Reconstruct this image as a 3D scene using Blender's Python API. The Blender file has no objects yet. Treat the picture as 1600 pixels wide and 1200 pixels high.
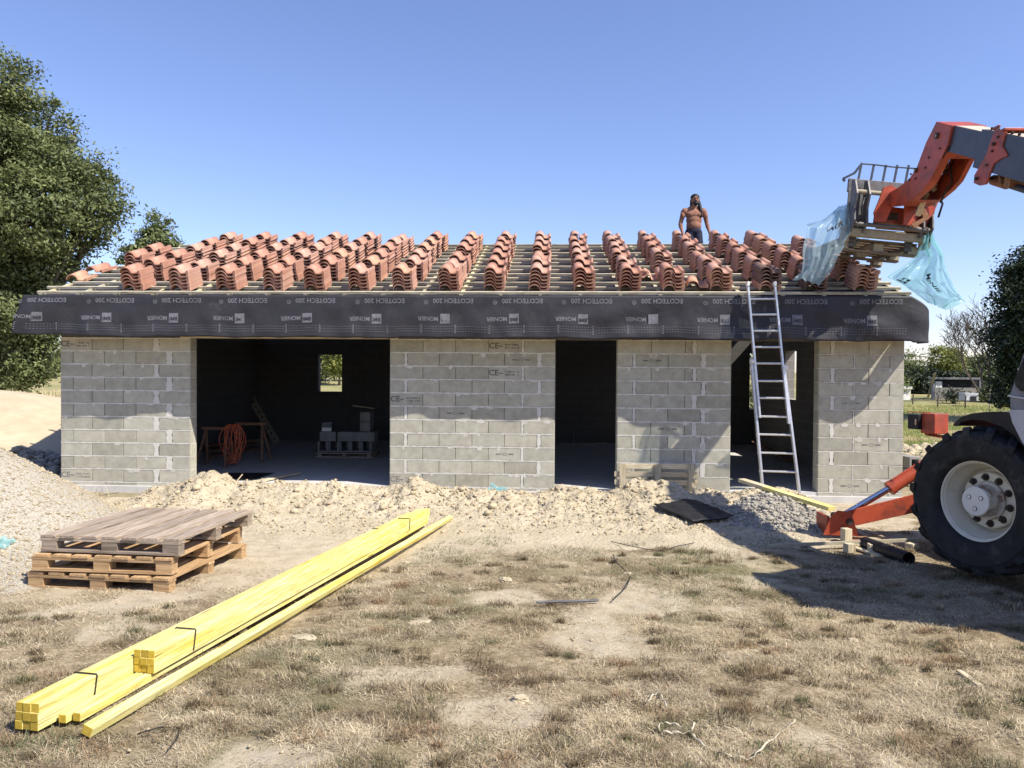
import bpy, bmesh, math, random
import numpy as np
from mathutils import Vector, Matrix, noise
random.seed(7); rng = np.random.default_rng(11)
R = math.radians
scene = bpy.context.scene
col = scene.collection

# ------------------------------------------------------------ camera
F_PX = 1200.0; PITCH = 0.01587; ROLL = 0.00671; EYE = 1.752
cp, sp = math.cos(PITCH), math.sin(PITCH); cr, sr = math.cos(ROLL), math.sin(ROLL)
R0 = Vector((1, 0, 0)); F0 = Vector((0, cp, -sp)); U0 = Vector((0, sp, cp))
CR = R0*cr + U0*sr; CU = U0*cr - R0*sr
cam_d = bpy.data.cameras.new('camera'); cam = bpy.data.objects.new('camera', cam_d); col.objects.link(cam)
cam_d.sensor_width = 36; cam_d.lens = 36*F_PX/1600; cam_d.clip_start = 0.1; cam_d.clip_end = 2000
M = Matrix.Identity(4)
for i in range(3):
    M[i][0] = CR[i]; M[i][1] = CU[i]; M[i][2] = -F0[i]
M[2][3] = EYE
cam.matrix_world = M
scene.camera = cam

# ------------------------------------------------------------ sky, sun, exposure
PSI = 0.05302; D0 = 11.574                      # the house's turn and distance
SUN_EL = R(49.5); SUN_AZ = R(61)                  # azimuth from the front wall's normal, to the right
hE1 = Vector((math.cos(PSI), -math.sin(PSI), 0)); hE2 = Vector((math.sin(PSI), math.cos(PSI), 0))
hdir = hE1*math.sin(SUN_AZ) - hE2*math.cos(SUN_AZ)
sund = (hdir*math.cos(SUN_EL) + Vector((0, 0, math.sin(SUN_EL)))).normalized()
world = bpy.data.worlds.new('World'); scene.world = world; world.use_nodes = True
wn = world.node_tree; wn.nodes.clear()
wo = wn.nodes.new('ShaderNodeOutputWorld'); wb = wn.nodes.new('ShaderNodeBackground')
sk = wn.nodes.new('ShaderNodeTexSky'); sk.sky_type = 'NISHITA'; sk.sun_disc = False
sk.sun_elevation = SUN_EL; sk.sun_rotation = math.atan2(sund.x, sund.y)
sk.air_density = 1.0; sk.dust_density = 0.35; sk.ozone_density = 5.5; sk.altitude = 100
tn = wn.nodes.new('ShaderNodeMix'); tn.data_type = 'RGBA'; tn.blend_type = 'MULTIPLY'; tn.inputs[0].default_value = 1; tn.inputs[7].default_value = (1.12, .965, 1.05, 1)
wn.links.new(sk.outputs[0], tn.inputs[6]); wn.links.new(tn.outputs[2], wb.inputs[0]); wn.links.new(wb.outputs[0], wo.inputs[0])
wb.inputs[1].default_value = 0.115
sl = bpy.data.lights.new('sun', 'SUN'); sl.energy = 4.6; sl.angle = R(0.55); sl.color = (1.0, 0.93, 0.82)
so = bpy.data.objects.new('sun', sl); col.objects.link(so)
so.rotation_euler = (-sund).to_track_quat('-Z', 'Y').to_euler()
scene.view_settings.view_transform = 'Standard'; scene.view_settings.look = 'None'
scene.view_settings.exposure = 0.8; scene.view_settings.gamma = 1.0
scene.render.engine = 'CYCLES'
scene.cycles.max_bounces = 6; scene.cycles.diffuse_bounces = 3; scene.cycles.transparent_max_bounces = 12
scene.render.resolution_x = 1024; scene.render.resolution_y = 768

# ------------------------------------------------------------ pixel of the photograph <-> place
def ray(u, v):
    x, y = u-800, v-600
    a = cr*x + sr*y; b = -sr*x + cr*y
    return Vector((a/F_PX, cp + sp*(-b/F_PX), -sp + cp*(-b/F_PX)))
def at(u, v, Y):
    r = ray(u, v); t = Y/r.y; return Vector((r.x*t, Y, EYE + r.z*t))
def onx(u, v, X):
    r = ray(u, v); t = X/r.x; return Vector((X, r.y*t, EYE + r.z*t))
def gz(x, y):
    """height of the yard"""
    y = np.asarray(y, float); x = np.asarray(x, float)
    z = -0.13 + np.clip(10.5-y, 0, 9)*0.035
    z = z + np.clip(y-22, 0, 60)*0.033
    return z
def bump(x, y):
    x = np.asarray(x, float); y = np.asarray(y, float)
    return (0.012*np.sin(x*2.3+y*1.1)*np.sin(y*1.7-x*.6+1) + 0.008*np.sin(x*5.1+2*np.sin(y*3.3)) * np.sin(y*4.7+x))
def ong(u, v, dz=0):
    r = ray(u, v); t = 5.0
    lo, hi = 1.0, 400.0
    for _ in range(60):
        t = (lo+hi)/2
        p = r*t
        if EYE + p.z > float(gz(p.x, p.y)) + dz: lo = t
        else: hi = t
    p = r*t
    return Vector((p.x, p.y, EYE+p.z))
H0 = Vector((0, D0, 0))
HM = Matrix.Translation(H0) @ Matrix.Rotation(-PSI, 4, 'Z')
def onwall(u, v, voff=0.0):
    """pixel -> (along the wall, height) on the plane voff behind the front wall's face"""
    r = ray(u, v); n = hE2
    c = H0 + hE2*voff
    t = (c - Vector((0, 0, EYE))).dot(n)/r.dot(n)
    p = r*t + Vector((0, 0, EYE)) - H0
    return p.dot(hE1), p.z

# ------------------------------------------------------------ materials
def new_mat(name):
    m = bpy.data.materials.new(name); m.use_nodes = True
    n = m.node_tree; b = n.nodes['Principled BSDF']
    return m, n, b
def rgba(c): return (c[0], c[1], c[2], 1)
def mat(name, c0, c1=None, scale=8.0, detail=6.0, rough=0.8, bump=0.0, bscale=None, metal=0.0, attr=False,
        streak=None, spec=0.3, c2=None, s2=0.0, p2=(0.55, 0.7), bdist=0.01, lo=0.35, hi=0.65):
    """noise between c0 and c1; optional second colour c2 in patches; attr multiplies the face tint"""
    m, n, b = new_mat(name); L = n.links
    b.inputs['Roughness'].default_value = rough; b.inputs['Metallic'].default_value = metal
    b.inputs['Specular IOR Level'].default_value = spec
    if streak:
        co = n.nodes.new('ShaderNodeAttribute'); co.attribute_name = 'loc'; src = co.outputs['Vector']
        mp = n.nodes.new('ShaderNodeMapping'); mp.inputs['Scale'].default_value = streak
        L.new(src, mp.inputs[0]); src = mp.outputs[0]
    else:
        co = n.nodes.new('ShaderNodeTexCoord'); src = co.outputs['Object']
    if c1 is None: c1 = c0
    nz = n.nodes.new('ShaderNodeTexNoise'); nz.inputs['Scale'].default_value = scale; nz.inputs['Detail'].default_value = detail
    nz.inputs['Roughness'].default_value = 0.65
    L.new(src, nz.inputs['Vector'])
    rp = n.nodes.new('ShaderNodeValToRGB'); rp.color_ramp.elements[0].color = rgba(c0); rp.color_ramp.elements[1].color = rgba(c1)
    rp.color_ramp.elements[0].position = lo; rp.color_ramp.elements[1].position = hi
    L.new(nz.outputs['Fac'], rp.inputs[0]); out = rp.outputs[0]
    if c2 is not None:
        n2 = n.nodes.new('ShaderNodeTexNoise'); n2.inputs['Scale'].default_value = s2; n2.inputs['Detail'].default_value = 8
        n2.inputs['Roughness'].default_value = 0.7
        L.new(src, n2.inputs['Vector'])
        r2 = n.nodes.new('ShaderNodeValToRGB'); r2.color_ramp.elements[0].position = p2[0]; r2.color_ramp.elements[1].position = p2[1]
        L.new(n2.outputs['Fac'], r2.inputs[0])
        mx = n.nodes.new('ShaderNodeMix'); mx.data_type = 'RGBA'
        L.new(r2.outputs[0], mx.inputs[0]); L.new(out, mx.inputs[6]); mx.inputs[7].default_value = rgba(c2); out = mx.outputs[2]
    if streak:
        vo = n.nodes.new('ShaderNodeTexVoronoi'); vo.inputs['Scale'].default_value = 1.15; L.new(src, vo.inputs['Vector'])
        kr = n.nodes.new('ShaderNodeValToRGB'); kr.color_ramp.elements[0].position = .05; kr.color_ramp.elements[1].position = .11
        kr.color_ramp.elements[0].color = (1, 1, 1, 1); kr.color_ramp.elements[1].color = (0, 0, 0, 1); L.new(vo.outputs['Distance'], kr.inputs[0])
        mk = n.nodes.new('ShaderNodeMix'); mk.data_type = 'RGBA'; L.new(kr.outputs[0], mk.inputs[0]); L.new(out, mk.inputs[6])
        mk.inputs[7].default_value = (c0[0]*.38, c0[1]*.28, c0[2]*.25, 1); out = mk.outputs[2]
        n3 = n.nodes.new('ShaderNodeTexNoise'); n3.inputs['Scale'].default_value = 5; n3.inputs['Detail'].default_value = 3; L.new(src, n3.inputs['Vector'])
        r3 = n.nodes.new('ShaderNodeValToRGB'); r3.color_ramp.elements[0].position = .36; r3.color_ramp.elements[1].position = .52
        r3.color_ramp.elements[0].color = (.72, .68, .62, 1); r3.color_ramp.elements[1].color = (1, 1, 1, 1); L.new(n3.outputs['Fac'], r3.inputs[0])
        m3 = n.nodes.new('ShaderNodeMix'); m3.data_type = 'RGBA'; m3.blend_type = 'MULTIPLY'; m3.inputs[0].default_value = 1; L.new(out, m3.inputs[6]); L.new(r3.outputs[0], m3.inputs[7]); out = m3.outputs[2]
    if attr:
        at_ = n.nodes.new('ShaderNodeAttribute'); at_.attribute_name = 'tint'
        mx = n.nodes.new('ShaderNodeMix'); mx.data_type = 'RGBA'; mx.blend_type = 'MULTIPLY'; mx.inputs[0].default_value = 1
        L.new(out, mx.inputs[6]); L.new(at_.outputs['Color'], mx.inputs[7]); out = mx.outputs[2]
    L.new(out, b.inputs['Base Color'])
    if bump > 0:
        nb = n.nodes.new('ShaderNodeTexNoise'); nb.inputs['Scale'].default_value = bscale or scale*3; nb.inputs['Detail'].default_value = 6
        L.new(src, nb.inputs['Vector'])
        bp = n.nodes.new('ShaderNodeBump'); bp.inputs['Strength'].default_value = bump; bp.inputs['Distance'].default_value = bdist
        L.new(nb.outputs['Fac'], bp.inputs['Height']); L.new(bp.outputs[0], b.inputs['Normal'])
    return m

MT = {}
MT['block'] = mat('concrete_block', (.345, .33, .265), (.45, .435, .355), scale=7, rough=.95, bump=.5, bscale=160, attr=True, c2=(.27, .25, .215), s2=90, p2=(.62, .72), bdist=.004)
MT['core'] = mat('wall_core', (.10, .095, .09), (.16, .15, .14), scale=20, rough=.95)
MT['mortar'] = mat('mortar', (.52, .50, .45), (.63, .61, .55), scale=30, rough=.95, bump=.5, bscale=120)
MT['smear'] = mat('mortar_smear', (.42, .40, .34), (.54, .52, .45), scale=40, rough=.95)
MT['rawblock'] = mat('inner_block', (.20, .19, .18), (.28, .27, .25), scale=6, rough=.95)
MT['concrete'] = mat('concrete', (.46, .45, .43), (.56, .545, .52), scale=4, rough=.9, bump=.2, bscale=60)
MT['stamp'] = mat('stamp_ink', (.075, .07, .065), (.16, .15, .14), scale=60, rough=.9)
MT['stampf'] = mat('faded_ink', (.15, .145, .135), (.24, .23, .215), scale=60, rough=.9)
MT['membrane'] = mat('roof_membrane', (.022, .022, .027), (.036, .035, .041), scale=3, rough=.6, bump=.5, bscale=7, spec=.35, bdist=.02,
                     c2=(.065, .062, .062), s2=2.2, p2=(.56, .8))
MT['print'] = mat('white_print', (.12, .12, .135), (.20, .20, .22), scale=30, rough=.8)
MT['batten'] = mat('treated_batten', (.36, .33, .24), (.54, .495, .38), scale=2.5, streak=(1.2, 14, 14), rough=.85, attr=True)
MT['cbatten'] = mat('counter_batten', (.50, .46, .28), (.64, .59, .38), scale=3, streak=(1.2, 14, 14), rough=.85, attr=True)
MT['clay'] = mat('clay', (.46, .185, .11), (.60, .28, .175), scale=9, rough=.85, bump=.15, bscale=80, attr=True, c2=(.62, .36, .26), s2=5, p2=(.5, .75))
MT['yellow'] = mat('yellow_timber', (.62, .55, .17), (.71, .66, .34), scale=2.2, streak=(1.0, 16, 16), rough=.85, attr=True, c2=(.70, .55, .10), s2=.9, p2=(.48, .64), spec=.2)
MT['yend'] = mat('yellow_endgrain', (.44, .29, .03), (.56, .40, .06), scale=60, rough=.85, attr=True)
MT['palletold'] = mat('grey_pallet_wood', (.27, .215, .165), (.46, .375, .29), scale=3, streak=(1.0, 16, 16), rough=.9, attr=True, c2=(.15, .125, .11), s2=1.6, p2=(.6, .78))
MT['palletnew'] = mat('tan_pallet_wood', (.40, .25, .12), (.58, .40, .22), scale=3, streak=(1.0, 16, 16), rough=.9, attr=True, c2=(.20, .12, .07), s2=2, p2=(.62, .78))
MT['palewood'] = mat('pale_wood', (.46, .39, .26), (.64, .56, .40), scale=3, streak=(1.0, 16, 16), rough=.9, attr=True)
MT['alu'] = mat('aluminium', (.62, .62, .62), (.78, .78, .77), scale=20, rough=.38, metal=.75, spec=.5)
MT['chrome'] = mat('chrome_rod', (.72, .72, .74), rough=.12, metal=1.0)
MT['steel'] = mat('painted_grey_steel', (.10, .10, .105), (.17, .165, .16), scale=12, rough=.55, metal=.3, c2=(.24, .17, .10), s2=9, p2=(.6, .75))
MT['khaki'] = mat('dusty_steel', (.30, .27, .19), (.42, .38, .28), scale=12, rough=.8, c2=(.16, .14, .11), s2=6, p2=(.55, .7))
MT['orange'] = mat('orange_paint', (.34, .052, .022), (.44, .078, .035), scale=4, rough=.45, c2=(.13, .04, .028), s2=5, p2=(.46, .70), spec=.4, bump=.05, bscale=40)
MT['boomblue'] = mat('boom_steel', (.030, .033, .045), (.050, .055, .073), scale=5, rough=.4, spec=.5, c2=(.15, .15, .16), s2=4, p2=(.62, .8))
MT['boomtop'] = mat('boom_pale_top', (.42, .34, .27), (.52, .44, .36), scale=12, rough=.9)  # pale tan strip along the boom's top faces
MT['rubber'] = mat('tyre_rubber', (.013, .013, .014), (.024, .024, .025), scale=9, rough=.75, c2=(.11, .10, .085), s2=7, p2=(.52, .88), bump=.5, bscale=50)
MT['rim'] = mat('cream_rim', (.62, .57, .44), (.70, .65, .52), scale=6, rough=.5, c2=(.42, .36, .27), s2=7, p2=(.62, .85))
MT['hub'] = mat('white_hub', (.66, .63, .56), (.73, .70, .63), scale=8, rough=.5, c2=(.30, .19, .12), s2=9, p2=(.66, .8))
MT['hubside'] = mat('hub_side', (.50, .46, .38), (.58, .54, .46), scale=6, rough=.6, c2=(.24, .13, .08), s2=9, p2=(.50, .64))
MT['rust'] = mat('rust', (.20, .10, .055), (.32, .18, .11), scale=20, rough=.9)
MT['darkbolt'] = mat('dark_bolt', (.03, .025, .022), (.07, .05, .04), scale=30, rough=.7)
MT['blackpl'] = mat('black_plastic', (.012, .012, .014), (.022, .022, .024), scale=8, rough=.5)
MT['cabwhite'] = mat('cab_white', (.42, .43, .45), (.50, .51, .53), scale=5, rough=.5, c2=(.36, .36, .36), s2=14, p2=(.62, .72))
MT['cabgrey'] = mat('cab_grey', (.16, .165, .18), (.22, .225, .24), scale=6, rough=.5)
MT['lens'] = mat('lamp_lens', (.16, .11, .08), (.25, .17, .12), scale=30, rough=.2)
MT['brass'] = mat('old_brass', (.42, .34, .22), (.60, .52, .36), scale=30, rough=.5, metal=.3)
MT['skin'] = mat('skin', (.22, .105, .067), (.30, .15, .10), scale=14, rough=.8, spec=.2)
MT['navy'] = mat('navy_cloth', (.012, .014, .03), (.025, .028, .05), scale=9, rough=.9, c2=(.16, .16, .20), s2=7, p2=(.6, .68))
MT['hair'] = mat('black_hair', (.006, .006, .008), (.018, .017, .02), scale=30, rough=.6)
MT['cable'] = mat('orange_cable', (.62, .13, .05), (.72, .18, .08), scale=10, rough=.5)
MT['white'] = mat('white_plastic', (.68, .68, .66), (.76, .76, .74), scale=8, rough=.5)
MT['strap'] = mat('beige_strap', (.40, .36, .26), (.50, .45, .34), scale=12, rough=.8)
MT['wire'] = mat('dark_wire', (.03, .03, .03), rough=.6)
MT['stone'] = mat('pale_stone', (.36, .315, .235), (.47, .42, .32), scale=10, rough=.95, attr=True, bump=.6, bscale=30)
MT['greystone_shade'] = mat('grey_stone_shade', (.27, .25, .21), (.40, .37, .31), scale=10, rough=.95, attr=True)  # grey of the rubble; on the stony heap it stands in for shade
MT['soil'] = mat('pale_soil', (.37, .315, .215), (.47, .405, .29), scale=2.2, detail=12, rough=.97, bump=1.0, bscale=26, c2=(.29, .235, .15), s2=5, p2=(.55, .75), bdist=.03)
MT['sand'] = mat('sand', (.40, .33, .225), (.48, .405, .285), scale=2, detail=10, rough=.97, bump=.5, bscale=30, c2=(.34, .27, .18), s2=1.2, p2=(.5, .8))
MT['gravel'] = mat('gravel', (.27, .245, .19), (.48, .44, .36), scale=55, detail=4, rough=.97, bump=1.0, bscale=60, bdist=.02)
MT['greygravel_shade'] = mat('grey_gravel_shade', (.24, .22, .18), (.38, .35, .29), scale=40, detail=4, rough=.97, bump=1.0, bscale=50, bdist=.02)  # rubble grey; on the stony heap, shade painted over pale soil
MT['bark'] = mat('bark', (.07, .06, .05), (.13, .11, .09), scale=12, rough=.95)
MT['brick'] = mat('old_brick', (.22, .11, .07), (.30, .17, .11), scale=12, rough=.95)

def leafmat(name, c0, c1, trans=.25):
    m, n, b = new_mat(name); L = n.links
    b.inputs['Roughness'].default_value = .55; b.inputs['Specular IOR Level'].default_value = .35
    a = n.nodes.new('ShaderNodeAttribute'); a.attribute_name = 'tint'
    mx = n.nodes.new('ShaderNodeMix'); mx.data_type = 'RGBA'
    mx.inputs[6].default_value = rgba(c0); mx.inputs[7].default_value = rgba(c1)
    L.new(a.outputs['Fac'], mx.inputs[0]); L.new(mx.outputs[2], b.inputs['Base Color'])
    t = n.nodes.new('ShaderNodeBsdfTranslucent'); L.new(mx.outputs[2], t.inputs[0])
    ms = n.nodes.new('ShaderNodeMixShader'); ms.inputs[0].default_value = trans
    L.new(b.outputs[0], ms.inputs[1]); L.new(t.outputs[0], ms.inputs[2])
    L.new(ms.outputs[0], n.nodes['Material Output'].inputs[0])
    return m
MT['leaf'] = leafmat('oak_leaf', (.045, .068, .022), (.23, .26, .10))
MT['leafd'] = leafmat('dark_leaf', (.014, .024, .011), (.045, .065, .026), .12)
MT['leafy'] = leafmat('yellow_leaf', (.11, .14, .03), (.33, .34, .09), .3)
MT['leafo'] = leafmat('olive_leaf', (.085, .115, .04), (.27, .31, .13), .25)
def bladeat(name, tr=.25):
    m, n, b = new_mat(name); L = n.links
    b.inputs['Roughness'].default_value = .8; b.inputs['Specular IOR Level'].default_value = .2
    a = n.nodes.new('ShaderNodeAttribute'); a.attribute_name = 'tint'
    L.new(a.outputs['Color'], b.inputs['Base Color'])
    t = n.nodes.new('ShaderNodeBsdfTranslucent'); L.new(a.outputs['Color'], t.inputs[0])
    ms = n.nodes.new('ShaderNodeMixShader'); ms.inputs[0].default_value = tr
    L.new(b.outputs[0], ms.inputs[1]); L.new(t.outputs[0], ms.inputs[2]); L.new(ms.outputs[0], n.nodes['Material Output'].inputs[0])
    return m
MT['blade'] = bladeat('dry_blade')
def glassy(name, c, a):
    m, n, b = new_mat(name); L = n.links
    b.inputs['Base Color'].default_value = rgba(c); b.inputs['Roughness'].default_value = .28; b.inputs['Specular IOR Level'].default_value = .6
    t = n.nodes.new('ShaderNodeBsdfTranslucent'); t.inputs[0].default_value = rgba(c)
    tr = n.nodes.new('ShaderNodeBsdfTransparent'); tr.inputs[0].default_value = (.86, .97, .98, 1)
    m1 = n.nodes.new('ShaderNodeMixShader'); m1.inputs[0].default_value = .5
    L.new(b.outputs[0], m1.inputs[1]); L.new(t.outputs[0], m1.inputs[2])
    nz = n.nodes.new('ShaderNodeTexNoise'); nz.inputs['Scale'].default_value = 5
    mr = n.nodes.new('ShaderNodeMapRange'); mr.inputs['To Min'].default_value = a-.14; mr.inputs['To Max'].default_value = a+.14
    mr.inputs['From Min'].default_value = .3; mr.inputs['From Max'].default_value = .7
    L.new(nz.outputs['Fac'], mr.inputs[0])
    m2 = n.nodes.new('ShaderNodeMixShader'); L.new(mr.outputs[0], m2.inputs[0])
    L.new(m1.outputs[0], m2.inputs[1]); L.new(tr.outputs[0], m2.inputs[2]); L.new(m2.outputs[0], n.nodes['Material Output'].inputs[0])
    return m
MT['film'] = glassy('blue_film', (.40, .55, .62), .42)
MT['filmcyan'] = glassy('cyan_film', (.36, .66, .69), .40)
m_, n_, b_ = new_mat('cab_glass'); b_.inputs['Base Color'].default_value = (.01, .012, .014, 1); b_.inputs['Roughness'].default_value = .05
MT['glass'] = m_

# ------------------------------------------------------------ mesh builder
class MB:
    def __init__(s): s.v = []; s.f = []; s.mi = []; s.t = []; s.loc = []; s.T = Matrix.Identity(4)
    def add(s, vs, fs, mi=0, tint=1.0, locs=None):
        o = len(s.v)
        for i, p in enumerate(vs):
            s.loc.append(tuple(locs[i]) if locs else tuple(p)); s.v.append(tuple(s.T @ Vector(p)))
        for f in fs: s.f.append([o+i for i in f]); s.mi.append(mi)
        if not hasattr(tint, '__len__'): tint = (tint, tint, tint)
        s.t.extend([tint]*len(vs)); return s
    def box(s, c, d, rot=None, mi=0, tint=1.0, off=None):
        """c centre, d full size; loc runs along the longest side"""
        hx, hy, hz = d[0]/2, d[1]/2, d[2]/2
        raw = [Vector((x*hx, y*hy, z*hz)) for x in (-1, 1) for y in (-1, 1) for z in (-1, 1)]
        k = max(range(3), key=lambda i: d[i]); off = random.random()*40 if off is None else off
        order = [k]+[i for i in range(3) if i != k]
        locs = [(p[order[0]]+off, p[order[1]]+off*.7, p[order[2]]) for p in raw]
        m = rot if rot is not None else Matrix.Identity(3)
        vs = [m @ p + Vector(c) for p in raw]
        s.add(vs, [(0, 1, 3, 2), (4, 6, 7, 5), (0, 4, 5, 1), (2, 3, 7, 6), (0, 2, 6, 4), (1, 5, 7, 3)], mi, tint, locs); return s
    def beam(s, a, b, w, h, up=(0, 0, 1), mi=0, tint=1.0, roll=0.0):
        a = Vector(a); b = Vector(b); x = (b-a).normalized(); u = Vector(up)
        y = u.cross(x).normalized(); z = x.cross(y)
        m = Matrix((x, y, z)).transposed()
        if roll: m = m @ Matrix.Rotation(roll, 3, 'X')
        return s.box((a+b)/2, ((b-a).length, w, h), m, mi, tint)
    def cyl(s, a, b, r0, r1=None, n=16, mi=0, tint=1.0, caps=True):
        a = Vector(a); b = Vector(b); r1 = r0 if r1 is None else r1
        x = (b-a).normalized(); q = Vector((0, 0, 1)) if abs(x.z) < .9 else Vector((1, 0, 0))
        u = x.cross(q).normalized(); w = x.cross(u)
        vs = []
        for p, r in ((a, r0), (b, r1)):
            for i in range(n):
                t = 2*math.pi*i/n; vs.append(p + (u*math.cos(t)+w*math.sin(t))*r)
        fs = [(i, (i+1) % n, n+(i+1) % n, n+i) for i in range(n)]
        if caps: fs += [tuple(range(n))[::-1], tuple(range(n, 2*n))]
        return s.add(vs, fs, mi, tint)
    def tube(s, pts, r, n=8, mi=0, tint=1.0):
        pts = [Vector(p) for p in pts]; rs = r if hasattr(r, '__len__') else [r]*len(pts)
        vs = []; prev = None
        for i, p in enumerate(pts):
            d = (pts[min(i+1, len(pts)-1)]-pts[max(i-1, 0)]).normalized()
            if prev is None:
                q = Vector((0, 0, 1)) if abs(d.z) < .9 else Vector((1, 0, 0)); u = d.cross(q).normalized()
            else:
                u = (prev - d*prev.dot(d)).normalized()
            prev = u; w = d.cross(u)
            for k in range(n):
                t = 2*math.pi*k/n; vs.append(p+(u*math.cos(t)+w*math.sin(t))*rs[i])
        fs = []
        for i in range(len(pts)-1):
            for k in range(n): fs.append((i*n+k, i*n+(k+1) % n, (i+1)*n+(k+1) % n, (i+1)*n+k))
        fs += [tuple(range(n))[::-1], tuple(range((len(pts)-1)*n, len(pts)*n))]
        return s.add(vs, fs, mi, tint)
    def prism(s, poly, d, mi=0, tint=1.0):
        """poly list of 3-D points, extruded along vector d"""
        n = len(poly); d = Vector(d)
        vs = [Vector(p) for p in poly]+[Vector(p)+d for p in poly]
        fs = [(i, (i+1) % n, n+(i+1) % n, n+i) for i in range(n)] + [tuple(range(n))[::-1], tuple(range(n, 2*n))]
        return s.add(vs, fs, mi, tint)
    def lathe(s, prof, c, ax, n=48, mi=0, tint=1.0):
        """prof: list of (radius, along); c centre; ax axis"""
        ax = Vector(ax).normalized(); q = Vector((0, 0, 1)); u = ax.cross(q).normalized(); w = u.cross(ax)
        vs = []
        for r, h in prof:
            for i in range(n):
                t = 2*math.pi*i/n; vs.append(Vector(c)+ax*h+(u*math.cos(t)+w*math.sin(t))*r)
        fs = []
        for j in range(len(prof)-1):
            for i in range(n): fs.append((j*n+i, j*n+(i+1) % n, (j+1)*n+(i+1) % n, (j+1)*n+i))
        return s.add(vs, fs, mi, tint)
    def grid(s, fn, nu, nv, mi=0, tint=1.0):
        vs = [fn(i/nu, j/nv) for j in range(nv+1) for i in range(nu+1)]
        fs = [(j*(nu+1)+i, j*(nu+1)+i+1, (j+1)*(nu+1)+i+1, (j+1)*(nu+1)+i) for j in range(nv) for i in range(nu)]
        return s.add(vs, fs, mi, tint)
    def build(s, name, mats, parent=None, smooth=False, bevel=0.0, origin=None, solid=0.0):
        me = bpy.data.meshes.new(name)
        vs = s.v
        top = parent is None
        if top and origin is None and vs:
            a = np.array(vs); origin = Vector((float((a[:, 0].min()+a[:, 0].max())/2), float((a[:, 1].min()+a[:, 1].max())/2), float(a[:, 2].min())))
        if top and origin is not None: vs = [(p[0]-origin[0], p[1]-origin[1], p[2]-origin[2]) for p in vs]
        me.from_pydata(vs, [], s.f)
        if not isinstance(mats, (list, tuple)): mats = [mats]
        for m in mats: me.materials.append(MT[m] if isinstance(m, str) else m)
        if len(mats) > 1: me.polygons.foreach_set('material_index', s.mi)
        a = me.attributes.new('loc', 'FLOAT_VECTOR', 'POINT'); a.data.foreach_set('vector', np.array(s.loc, 'f').ravel())
        a = me.attributes.new('tint', 'FLOAT_COLOR', 'POINT')
        t = np.ones((len(vs), 4), 'f'); t[:, :3] = np.array(s.t, 'f').reshape(-1, 3); a.data.foreach_set('color', t.ravel())
        if smooth: me.polygons.foreach_set('use_smooth', [True]*len(me.polygons))
        bm = bmesh.new(); bm.from_mesh(me); bmesh.ops.recalc_face_normals(bm, faces=bm.faces); bm.to_mesh(me); bm.free()
        me.update()
        o = bpy.data.objects.new(name, me); col.objects.link(o)
        if parent is not None:
            o.parent = parent
            if not parent.get('_local'):
                o.matrix_parent_inverse = parent.matrix_basis.inverted() if parent.type == 'EMPTY' else Matrix.Translation(-Vector(parent.location))
        elif origin is not None: o.location = origin
        if smooth == 'auto':
            md = o.modifiers.new('es', 'EDGE_SPLIT'); md.split_angle = R(35)
        if bevel > 0:
            md = o.modifiers.new('bevel', 'BEVEL'); md.width = bevel; md.segments = 2; md.limit_method = 'ANGLE'; md.angle_limit = R(40)
        if solid > 0:
            md = o.modifiers.new('solid', 'SOLIDIFY'); md.thickness = solid
        return o
def tag(o, label=None, cat=None, group=None, kind=None):
    if label: o['label'] = label
    if cat: o['category'] = cat
    if group: o['group'] = group
    if kind: o['kind'] = kind
    return o
def thing(name, loc, label, cat, group=None, rz=0.0, local=False):
    o = bpy.data.objects.new(name, None); col.objects.link(o); o.location = loc; o.rotation_euler = (0, 0, rz)
    o.empty_display_size = .2
    o.matrix_basis = Matrix.Translation(Vector(loc)) @ Matrix.Rotation(rz, 4, 'Z')
    if local: o['_local'] = 1
    return tag(o, label, cat, group)
def np_mesh(name, V, Fc, nper, mats, tint=None, smooth=False, parent=None, origin=(0, 0, 0)):
    """big meshes straight from arrays: V (n,3), Fc (m,nper)"""
    me = bpy.data.meshes.new(name); V = np.asarray(V, 'f') - np.array(origin, 'f')
    me.vertices.add(len(V)); me.vertices.foreach_set('co', V.ravel())
    m = len(Fc); me.loops.add(m*nper); me.loops.foreach_set('vertex_index', np.asarray(Fc, 'i').ravel())
    me.polygons.add(m); me.polygons.foreach_set('loop_start', np.arange(0, m*nper, nper, dtype='i'))
    me.polygons.foreach_set('loop_total', np.full(m, nper, 'i'))
    if smooth: me.polygons.foreach_set('use_smooth', np.ones(m, bool))
    for q in (mats if isinstance(mats, (list, tuple)) else [mats]): me.materials.append(MT[q] if isinstance(q, str) else q)
    if tint is not None:
        a = me.attributes.new('tint', 'FLOAT_COLOR', 'POINT'); t = np.ones((len(V), 4), 'f'); t[:, :3] = tint; a.data.foreach_set('color', t.ravel())
    me.update(calc_edges=True)
    o = bpy.data.objects.new(name, me); col.objects.link(o)
    if parent is not None:
        o.parent = parent
        if parent.type == 'EMPTY': o.matrix_parent_inverse = parent.matrix_basis.inverted()
    o.location = origin
    return o
_txt = {}
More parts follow.
